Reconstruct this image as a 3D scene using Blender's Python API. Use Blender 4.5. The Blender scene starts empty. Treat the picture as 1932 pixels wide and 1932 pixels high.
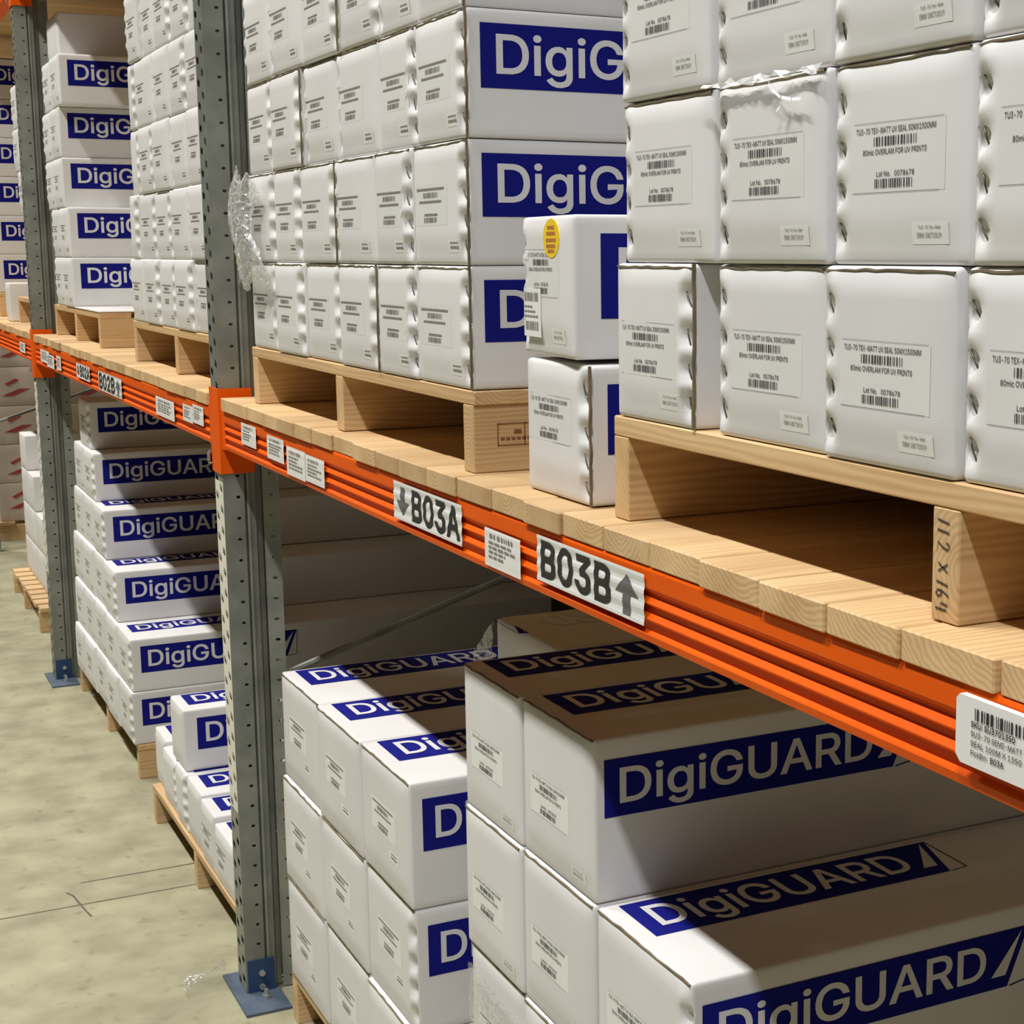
import bpy, math, random
from mathutils import Vector, Matrix
from mathutils.geometry import delaunay_2d_cdt

S = bpy.context.scene
COL = S.collection
random.seed(7)

# ------------------------------------------------------------------ camera, world, lamps, exposure
cam = bpy.data.cameras.new('camera')
cam.sensor_width = 36.0
cam.lens = 57.113
cam.shift_x = -0.166667          # the photograph is the left part of a wider frame
cam.clip_start = 0.05
cam_ob = bpy.data.objects.new('camera', cam)
COL.objects.link(cam_ob)
YAW, PITCH, ROLL = 0.493676, 0.158186, -0.00153991
fwd = Vector((-math.cos(YAW) * math.cos(PITCH), math.sin(YAW) * math.cos(PITCH), -math.sin(PITCH)))
rgt = fwd.cross(Vector((0, 0, 1))).normalized()
upv = rgt.cross(fwd)
rgt, upv = (math.cos(ROLL) * rgt + math.sin(ROLL) * upv, -math.sin(ROLL) * rgt + math.cos(ROLL) * upv)
cam_ob.matrix_world = Matrix.Translation((3.51264, -0.76883, 1.66)) @ Matrix((rgt, upv, -fwd)).transposed().to_4x4()
S.camera = cam_ob

world = bpy.data.worlds.new('world')
S.world = world
world.use_nodes = True
world.node_tree.nodes['Background'].inputs[0].default_value = (0.95, 0.93, 0.85, 1)
world.node_tree.nodes['Background'].inputs[1].default_value = 0.03

def lamp(name, loc, rot, sx, sy, power, color):
    l = bpy.data.lights.new(name, 'AREA')
    l.shape = 'RECTANGLE'
    l.size, l.size_y = sx, sy
    l.energy = power
    l.color = color
    l.spread = math.radians(128)
    o = bpy.data.objects.new(name, l)
    COL.objects.link(o)
    o.location = loc
    o.rotation_euler = rot
    return o
# a row of tube fittings over the middle of the aisle
for lx, tint in ((-9.0, (1.0, 0.97, 0.92)), (-5.6, (1.0, 0.97, 0.92)), (-2.2, (1.0, 0.97, 0.92)), (1.2, (1.0, 0.97, 0.92)), (4.6, (0.94, 0.955, 1.0))):
    lamp('ceiling_lamp', (lx, -1.75, 5.6), (0, 0, 0), 1.5, 0.16, 136 if lx > 4 else 124, tint)

S.view_settings.view_transform = 'Standard'
S.view_settings.look = 'None'
S.view_settings.gamma = 1.0
S.view_settings.use_curve_mapping = False
S.view_settings.exposure = 0.0

# ------------------------------------------------------------------ materials
def nodes_of(name, rough=0.6, metal=0.0):
    m = bpy.data.materials.new(name)
    m.use_nodes = True
    nt = m.node_tree
    b = nt.nodes['Principled BSDF']
    b.inputs['Roughness'].default_value = rough
    b.inputs['Metallic'].default_value = metal
    return m, nt, b

def noisy(name, c1, c2, scale=8.0, rough=0.6, metal=0.0, bump=0.0, bscale=None, stretch=(1, 1, 1), spec=None, vary=0.0):
    m, nt, b = nodes_of(name, rough, metal)
    N, L = nt.nodes.new, nt.links.new
    tc = N('ShaderNodeTexCoord')
    oi = N('ShaderNodeObjectInfo')
    mp = N('ShaderNodeMapping')
    mp.inputs['Scale'].default_value = stretch
    sh = N('ShaderNodeVectorMath'); sh.operation = 'SCALE'; sh.inputs[0].default_value = (11.3, 7.1, 5.7)
    L(oi.outputs['Random'], sh.inputs['Scale'])
    ad = N('ShaderNodeVectorMath')
    L(tc.outputs['Object'], ad.inputs[0]); L(sh.outputs[0], ad.inputs[1])
    L(ad.outputs[0], mp.inputs[0])
    n = N('ShaderNodeTexNoise'); n.inputs['Scale'].default_value = scale; n.inputs['Detail'].default_value = 5
    L(mp.outputs[0], n.inputs[0])
    r = N('ShaderNodeValToRGB')
    r.color_ramp.elements[0].position = 0.3; r.color_ramp.elements[1].position = 0.7
    r.color_ramp.elements[0].color = (*c1, 1); r.color_ramp.elements[1].color = (*c2, 1)
    L(n.outputs['Fac'], r.inputs[0])
    out = r.outputs[0]
    if vary:
        hs = N('ShaderNodeHueSaturation')
        ma = N('ShaderNodeMapRange')
        ma.inputs['To Min'].default_value = 1 - vary; ma.inputs['To Max'].default_value = 1 + vary
        L(oi.outputs['Random'], ma.inputs['Value']); L(ma.outputs[0], hs.inputs['Value']); L(out, hs.inputs['Color'])
        out = hs.outputs[0]
    L(out, b.inputs['Base Color'])
    if spec is not None:
        b.inputs['Specular IOR Level'].default_value = spec
    if bump:
        n2 = N('ShaderNodeTexNoise'); n2.inputs['Scale'].default_value = bscale or scale * 6; n2.inputs['Detail'].default_value = 3
        L(mp.outputs[0], n2.inputs[0])
        bp = N('ShaderNodeBump'); bp.inputs['Strength'].default_value = bump; bp.inputs['Distance'].default_value = 0.004
        L(n2.outputs['Fac'], bp.inputs['Height']); L(bp.outputs[0], b.inputs['Normal'])
    return m

def wood(name, axis, light, dark, spacing=0.006):
    """pine: growth rings round the grain axis, so end faces show rings and long faces show streaks"""
    m, nt, b = nodes_of(name, 0.65)
    N, L = nt.nodes.new, nt.links.new
    tc = N('ShaderNodeTexCoord'); oi = N('ShaderNodeObjectInfo')
    k = {'X': 0, 'Y': 1, 'Z': 2}[axis]
    off = [0.16, 0.16, 0.16]; off[k] = 9.0
    sh = N('ShaderNodeVectorMath'); sh.operation = 'SCALE'; sh.inputs[0].default_value = off
    L(oi.outputs['Random'], sh.inputs['Scale'])
    ad = N('ShaderNodeVectorMath'); ad.operation = 'SUBTRACT'
    L(tc.outputs['Object'], ad.inputs[0]); L(sh.outputs[0], ad.inputs[1])
    mp = N('ShaderNodeMapping')
    sc = [1, 1, 1]; sc[k] = 0.10
    mp.inputs['Scale'].default_value = sc
    L(ad.outputs[0], mp.inputs[0])
    w = N('ShaderNodeTexWave'); w.wave_type = 'RINGS'; w.rings_direction = axis
    w.inputs['Scale'].default_value = 2 * math.pi / (20 * spacing)
    w.inputs['Distortion'].default_value = 9.0
    w.inputs['Detail'].default_value = 2.0
    w.inputs['Detail Scale'].default_value = 0.6
    L(mp.outputs[0], w.inputs[0])
    n = N('ShaderNodeTexNoise'); n.inputs['Scale'].default_value = 14; n.inputs['Detail'].default_value = 4
    L(mp.outputs[0], n.inputs[0])
    mx = N('ShaderNodeMath'); mx.operation = 'MULTIPLY_ADD'
    L(n.outputs['Fac'], mx.inputs[0]); mx.inputs[1].default_value = 1.0
    ms = N('ShaderNodeMath'); ms.operation = 'MULTIPLY'; ms.inputs[1].default_value = 0.26
    L(w.outputs['Fac'], ms.inputs[0]); L(ms.outputs[0], mx.inputs[2])
    r = N('ShaderNodeValToRGB')
    r.color_ramp.elements[0].position = 0.25; r.color_ramp.elements[1].position = 1.0
    r.color_ramp.elements[0].color = (*light, 1); r.color_ramp.elements[1].color = (*dark, 1)
    L(mx.outputs[0], r.inputs[0])
    hs = N('ShaderNodeHueSaturation'); ma = N('ShaderNodeMapRange')
    ma.inputs['To Min'].default_value = 0.86; ma.inputs['To Max'].default_value = 1.12
    L(oi.outputs['Random'], ma.inputs['Value']); L(ma.outputs[0], hs.inputs['Value']); L(r.outputs[0], hs.inputs['Color'])
    L(hs.outputs[0], b.inputs['Base Color'])
    bp = N('ShaderNodeBump'); bp.inputs['Strength'].default_value = 0.35; bp.inputs['Distance'].default_value = 0.001
    L(mx.outputs[0], bp.inputs['Height']); L(bp.outputs[0], b.inputs['Normal'])
    return m

def concrete():
    m, nt, b = nodes_of('floor_concrete', 0.55)
    N, L = nt.nodes.new, nt.links.new
    tc = N('ShaderNodeTexCoord')
    def noise(s, d, st=(1, 1, 1)):
        mp = N('ShaderNodeMapping'); mp.inputs['Scale'].default_value = st
        L(tc.outputs['Object'], mp.inputs[0])
        n = N('ShaderNodeTexNoise'); n.inputs['Scale'].default_value = s; n.inputs['Detail'].default_value = d
        L(mp.outputs[0], n.inputs[0]); return n.outputs['Fac']
    r = N('ShaderNodeValToRGB')
    r.color_ramp.elements[0].position = 0.32; r.color_ramp.elements[1].position = 0.68
    r.color_ramp.elements[0].color = (0.275, 0.262, 0.165, 1); r.color_ramp.elements[1].color = (0.415, 0.395, 0.258, 1)
    L(noise(7.0, 12), r.inputs[0])
    # scuffs and tyre smudges lying across the aisle
    st = N('ShaderNodeMapRange'); st.inputs['From Min'].default_value = 0.52; st.inputs['From Max'].default_value = 0.74
    st.inputs['To Max'].default_value = 0.45
    L(noise(3.6, 12, (1.3, 0.8, 1)), st.inputs['Value'])
    mix = N('ShaderNodeMix'); mix.data_type = 'RGBA'
    L(st.outputs[0], mix.inputs['Factor']); L(r.outputs[0], mix.inputs['A']); mix.inputs['B'].default_value = (0.15, 0.14, 0.09, 1)
    sp = N('ShaderNodeMapRange'); sp.inputs['From Min'].default_value = 0.60; sp.inputs['From Max'].default_value = 0.70
    sp.inputs['To Max'].default_value = 0.5
    L(noise(21, 6), sp.inputs['Value'])
    mix2 = N('ShaderNodeMix'); mix2.data_type = 'RGBA'
    L(sp.outputs[0], mix2.inputs['Factor']); L(mix.outputs['Result'], mix2.inputs['A']); mix2.inputs['B'].default_value = (0.20, 0.175, 0.10, 1)
    L(mix2.outputs['Result'], b.inputs['Base Color'])
    bp = N('ShaderNodeBump'); bp.inputs['Strength'].default_value = 0.15; bp.inputs['Distance'].default_value = 0.004
    L(noise(40, 4), bp.inputs['Height']); L(bp.outputs[0], b.inputs['Normal'])
    return m

def film(name, whiteness, cover):
    m = bpy.data.materials.new(name); m.use_nodes = True
    nt = m.node_tree; nt.nodes.clear()
    N, L = nt.nodes.new, nt.links.new
    o = N('ShaderNodeOutputMaterial'); mx = N('ShaderNodeMixShader'); mx2 = N('ShaderNodeMixShader')
    t = N('ShaderNodeBsdfTransparent'); g = N('ShaderNodeBsdfGlossy'); d = N('ShaderNodeBsdfDiffuse')
    t.inputs[0].default_value = (0.97, 0.97, 0.97, 1)
    g.inputs['Roughness'].default_value = 0.16; g.inputs[0].default_value = (1, 1, 1, 1)
    d.inputs[0].default_value = (0.95, 0.95, 0.94, 1)
    mx.inputs[0].default_value = whiteness
    L(g.outputs[0], mx.inputs[1]); L(d.outputs[0], mx.inputs[2])
    mx2.inputs[0].default_value = cover
    L(t.outputs[0], mx2.inputs[1]); L(mx.outputs[0], mx2.inputs[2])
    L(mx2.outputs[0], o.inputs[0])
    return m

M = {
    'card': noisy('white_card', (0.70, 0.69, 0.68), (0.76, 0.75, 0.74), 5, 0.55, bump=0.06, bscale=9, vary=0.03),
    'kraft': noisy('raw_card_edge', (0.13, 0.10, 0.06), (0.24, 0.185, 0.11), 30, 0.9),
    'paper': noisy('label_paper', (0.715, 0.71, 0.685), (0.745, 0.74, 0.715), 20, 0.5),
    'paperw': noisy('white_paper', (0.80, 0.80, 0.77), (0.84, 0.84, 0.81), 20, 0.5),
    'plastic': noisy('white_vinyl', (0.76, 0.77, 0.75), (0.80, 0.81, 0.79), 20, 0.4),
    'blue': noisy('band_blue', (0.006, 0.008, 0.185), (0.008, 0.010, 0.205), 9, 0.75, spec=0.12),
    'letter': noisy('unprinted_card', (0.68, 0.68, 0.69), (0.73, 0.73, 0.74), 9, 0.55),
    'ink': noisy('black_ink', (0.012, 0.012, 0.013), (0.02, 0.02, 0.02), 20, 0.6),
    'greyink': noisy('grey_ink', (0.21, 0.195, 0.175), (0.25, 0.23, 0.205), 20, 0.6),
    'print': noisy('label_ink', (0.06, 0.056, 0.052), (0.08, 0.075, 0.068), 20, 0.6),
    'arrow': noisy('arrow_grey', (0.11, 0.11, 0.11), (0.13, 0.13, 0.13), 20, 0.6),
    'rule': noisy('thin_rule', (0.36, 0.35, 0.32), (0.40, 0.39, 0.36), 20, 0.6),
    'orange': noisy('orange_paint', (0.76, 0.098, 0.0015), (0.84, 0.118, 0.002), 6, 0.5, bump=0.04, bscale=40, spec=0.14),
    'steel': noisy('galvanised_steel', (0.19, 0.205, 0.18), (0.30, 0.315, 0.28), 13, 0.45, 0.35, bump=0.05, bscale=60),
    'cream': noisy('cream_glare', (0.74, 0.72, 0.62), (0.80, 0.78, 0.68), 12, 0.5),
    'shoe': noisy('blue_paint', (0.012, 0.042, 0.115), (0.02, 0.06, 0.15), 8, 0.5),
    'plate': noisy('worn_blue_paint', (0.055, 0.085, 0.13), (0.11, 0.145, 0.19), 14, 0.5),
    'bolt': noisy('bolt_zinc', (0.45, 0.46, 0.44), (0.6, 0.6, 0.58), 20, 0.3, 0.7),
    'staple': noisy('staple_wire', (0.07, 0.065, 0.055), (0.14, 0.13, 0.11), 30, 0.35, 0.4),
    'yellow': noisy('yellow_sticker', (0.85, 0.58, 0.02), (0.90, 0.64, 0.03), 9, 0.5),
    'rust': noisy('orange_ink', (0.45, 0.16, 0.03), (0.52, 0.20, 0.05), 9, 0.6),
    'redink': noisy('red_ink', (0.42, 0.05, 0.06), (0.50, 0.08, 0.08), 9, 0.6),
    'buff': noisy('pale_brown_card', (0.58, 0.48, 0.41), (0.65, 0.55, 0.47), 5, 0.7),
    'brown': noisy('stamp_ink', (0.16, 0.07, 0.02), (0.20, 0.09, 0.03), 20, 0.7),
    'pencil': noisy('marker_ink', (0.05, 0.04, 0.03), (0.07, 0.055, 0.04), 20, 0.7),
    'wall': noisy('light_block_grey', (0.22, 0.21, 0.19), (0.27, 0.26, 0.24), 2, 0.8),
    'woodY': wood('pine_along_y', 'Y', (0.80, 0.575, 0.31), (0.47, 0.28, 0.12)),
    'woodX': wood('pine_along_x', 'X', (0.78, 0.55, 0.29), (0.46, 0.27, 0.115)),
    'floor': concrete(),
    'film': film('bunched_film', 0.5, 0.55),
    'strand': film('torn_film', 0.75, 0.7),
    'clear': film('clear_film', 0.25, 0.24),
}

# ------------------------------------------------------------------ mesh helpers
class MB:
    def __init__(s): s.v = []; s.f = []
    def add(s, vs, fs):
        k = len(s.v); s.v += [tuple(p) for p in vs]; s.f += [tuple(i + k for i in f) for f in fs]; return s
    def box(s, x0, x1, y0, y1, z0, z1):
        return s.add([(x0, y0, z0), (x1, y0, z0), (x1, y1, z0), (x0, y1, z0), (x0, y0, z1), (x1, y0, z1), (x1, y1, z1), (x0, y1, z1)],
                     [(0, 3, 2, 1), (4, 5, 6, 7), (0, 1, 5, 4), (1, 2, 6, 5), (2, 3, 7, 6), (3, 0, 4, 7)])
    def quad(s, a, b, c, d): return s.add([a, b, c, d], [(0, 1, 2, 3)])
    def prism(s, poly, fn, h0, h1):
        """extrude a 2-D outline; fn(u, v, h) gives the point"""
        n = len(poly)
        vs = [fn(u, v, h0) for u, v in poly] + [fn(u, v, h1) for u, v in poly]
        return s.add(vs, [tuple(range(n))[::-1], tuple(range(n, 2 * n))] + [(i, (i + 1) % n, n + (i + 1) % n, n + i) for i in range(n)])
    def tube(s, pts, r, n=6):
        pts = [Vector(p) for p in pts]; rings = []
        for i, p in enumerate(pts):
            d = (pts[min(i + 1, len(pts) - 1)] - pts[max(i - 1, 0)]).normalized()
            a = d.cross(Vector((0, 0, 1)) if abs(d.z) < 0.9 else Vector((1, 0, 0))).normalized(); b = d.cross(a)
            rings.append([p + r * (math.cos(t) * a + math.sin(t) * b) for t in [2 * math.pi * k / n for k in range(n)]])
        vs = [q for g in rings for q in g]
        fs = [(i * n + k, i * n + (k + 1) % n, (i + 1) * n + (k + 1) % n, (i + 1) * n + k) for i in range(len(pts) - 1) for k in range(n)]
        fs += [tuple(range(n))[::-1], tuple(range((len(pts) - 1) * n, len(pts) * n))]
        return s.add(vs, fs)
    def mesh(s, name, mat, smooth=False):
        me = bpy.data.meshes.new(name); me.from_pydata(s.v, [], s.f); me.validate(); me.update()
        me.materials.append(M[mat] if isinstance(mat, str) else mat)
        if smooth: me.polygons.foreach_set('use_smooth', [True] * len(me.polygons))
        return me

def obj(name, me, parent=None, loc=(0, 0, 0), rot=(0, 0, 0)):
    o = bpy.data.objects.new(name, me); COL.objects.link(o)
    o.location = loc; o.rotation_euler = rot
    if parent: o.parent = parent
    return o
def tag(o, label, cat, group=None):
    assert 4 <= len(label.split()) <= 16, label
    o['label'] = label; o['category'] = cat
    if group: o['group'] = group
    return o
def thing(name, label, cat, loc=(0, 0, 0), rz=0, group=None):
    o = bpy.data.objects.new(name, None); COL.objects.link(o); o.location = loc; o.rotation_euler = (0, 0, rz)
    o.empty_display_size = 0.1
    return tag(o, label, cat, group)

CACHE = {}
def cached(key, fn):
    if key not in CACHE: CACHE[key] = fn()
    return CACHE[key]

def bevel_box(x0, x1, y0, y1, z0, z1, c=0.002):
    """a box with chamfered long and short edges"""
    mb = MB(); vs = []; fs = []
    X, Y, Z = (x0, x1), (y0, y1), (z0, z1)
    idx = {}
    for i in (0, 1):
        for j in (0, 1):
            for k in (0, 1):
                p = (X[i], Y[j], Z[k]); s = (1 - 2 * i, 1 - 2 * j, 1 - 2 * k)
                for a in range(3):
                    q = [p[t] + (0 if t == a else s[t] * c) for t in range(3)]
                    idx[i, j, k, a] = len(vs); vs.append(q)
    for a in range(3):
        o = [t for t in range(3) if t != a]
        for e in (0, 1):
            cyc = []
            for u, w in ((0, 0), (1, 0), (1, 1), (0, 1)):
                c3 = [0, 0, 0]; c3[a] = e; c3[o[0]] = u; c3[o[1]] = w; cyc.append(idx[(*c3, a)])
            flip = (a == 1) == (e == 1)
            fs.append(tuple(cyc[::-1] if flip else cyc))
    for a in range(3):
        o = [t for t in range(3) if t != a]
        for u in (0, 1):
            for w in (0, 1):
                c0 = [0, 0, 0]; c0[o[0]] = u; c0[o[1]] = w; c1 = list(c0); c1[a] = 1
                fs.append((idx[(*c0, o[0])], idx[(*c1, o[0])], idx[(*c1, o[1])], idx[(*c0, o[1])]))
    for i in (0, 1):
        for j in (0, 1):
            for k in (0, 1): fs.append(tuple(idx[i, j, k, a] for a in range(3)))
    import bmesh
    bm = bmesh.new(); bv = [bm.verts.new(v) for v in vs]
    for f in fs: bm.faces.new([bv[i] for i in f])
    bmesh.ops.recalc_face_normals(bm, faces=bm.faces[:])
    bm.verts.index_update()
    mb.add([v.co[:] for v in bm.verts], [tuple(v.index for v in f.verts) for f in bm.faces]); bm.free()
    return mb

# ------------------------------------------------------------------ lettering (outlines in 1/500 em, cap height 254)
GLYPH_A = 'D251;48,0 48,29 122,29 148,35 169,47 184,64 194,86 199,113 199,142 194,169 184,191 169,208 149,219 125,225 47,226 47,254 131,253 162,246 176,239 189,231 200,221 209,209 223,181 230,147 230,109 223,74 209,46 199,34 188,24 175,15 161,9 128,1;62,254 62,0 30,0 30,254|i83;26,0 26,190 57,190 57,0;34,223 24,230 21,242 24,253 34,260 46,261 57,256 63,246 62,234 54,225 46,222|g213;84,-74 53,-63 32,-45 25,-35 51,-20 68,-39 89,-48 114,-48 133,-42 147,-31 152,-23 156,-3 156,34 153,34 136,14 120,5 97,2 76,5 56,13 40,27 28,45 20,68 17,96 20,123 27,147 40,166 56,180 76,189 106,192 127,186 154,159 157,159 157,190 186,190 186,-16 180,-36 169,-52 154,-64 125,-73 115,-75;118,32 132,38 142,47 153,68 156,96 153,124 142,146 132,156 119,163 102,165 86,163 73,156 58,139 50,115 49,87 54,61 67,42 79,34 94,30|G260;118,-2 88,6 63,21 42,44 28,73 21,108 21,146 28,181 42,210 62,233 88,249 117,257 152,256 179,248 202,235 220,216 232,192 237,174 204,174 190,201 168,220 139,228 122,227 101,221 83,210 68,193 58,170 52,143 52,111 58,84 68,62 83,45 102,33 123,27 145,27 164,32 180,41 193,54 202,70 207,90 207,101 217,100 141,100 141,128 239,128 238,85 231,58 218,34 199,16 176,4 149,-3|U259;115,-3 89,3 66,14 49,30 37,51 31,74 30,254 62,254 63,80 67,64 75,50 86,38 101,30 119,26 149,28 165,34 179,44 188,57 194,72 196,89 196,254 229,254 228,74 222,51 210,30 192,14 170,3 144,-3|A240;8,0 101,254 138,254 231,0 198,0 116,239 123,239 95,151 43,0;55,71 55,99 185,99 185,71|R224;30,0 30,254 132,254 156,249 176,239 190,225 199,207 204,187 204,165 199,145 190,127 175,114 156,104 132,99 48,99 48,128 135,129 155,137 167,150 172,169 171,190 164,208 149,220 126,226 62,226 62,0;177,0 115,115 151,115 214,0|0227;100,-2 76,5 56,21 40,43 30,72 25,107 25,147 30,182 40,211 56,234 76,249 100,257 127,257 151,249 171,234 186,211 197,182 202,147 202,107 197,72 186,43 171,21 151,5 127,-2;122,26 138,32 151,44 161,61 168,84 172,127 168,170 161,193 151,211 138,223 122,229 104,229 88,223 75,211 65,193 59,170 55,127 59,84 65,61 75,44 88,32 104,26|1227;38,0 38,27 195,27 195,0;138,254 138,0 106,0 106,224 43,179 43,213 99,254|2227;32,0 32,24 149,153 159,174 159,198 150,214 137,224 112,230 92,226 77,216 67,201 64,181 33,181 35,202 43,221 55,237 72,248 91,255 112,258 134,255 153,248 169,237 181,223 188,205 190,179 182,152 153,111 76,30 76,28 195,28 195,0|3227;87,-1 66,5 49,15 35,29 26,46 22,66 55,66 60,48 72,35 95,26 124,26 143,33 157,46 164,65 163,86 154,104 137,117 121,122 78,124 78,150 144,224 144,226 35,226 35,254 186,254 186,230 106,139 106,144 132,144 154,138 172,127 185,111 194,93 196,72 194,51 185,33 172,18 154,6 133,-1 121,-3|B228;30,0 30,254 133,254 155,249 173,240 186,228 194,213 199,196 198,172 190,155 173,140 157,133 157,131 176,126 192,114 205,94 209,68 207,50 200,33 189,20 172,9 151,2 123,0;62,29 136,29 157,35 171,46 177,60 176,81 168,97 153,109 132,115 62,115;62,143 132,144 149,151 162,163 168,180 167,194 161,208 150,219 131,225 62,226'
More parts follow.
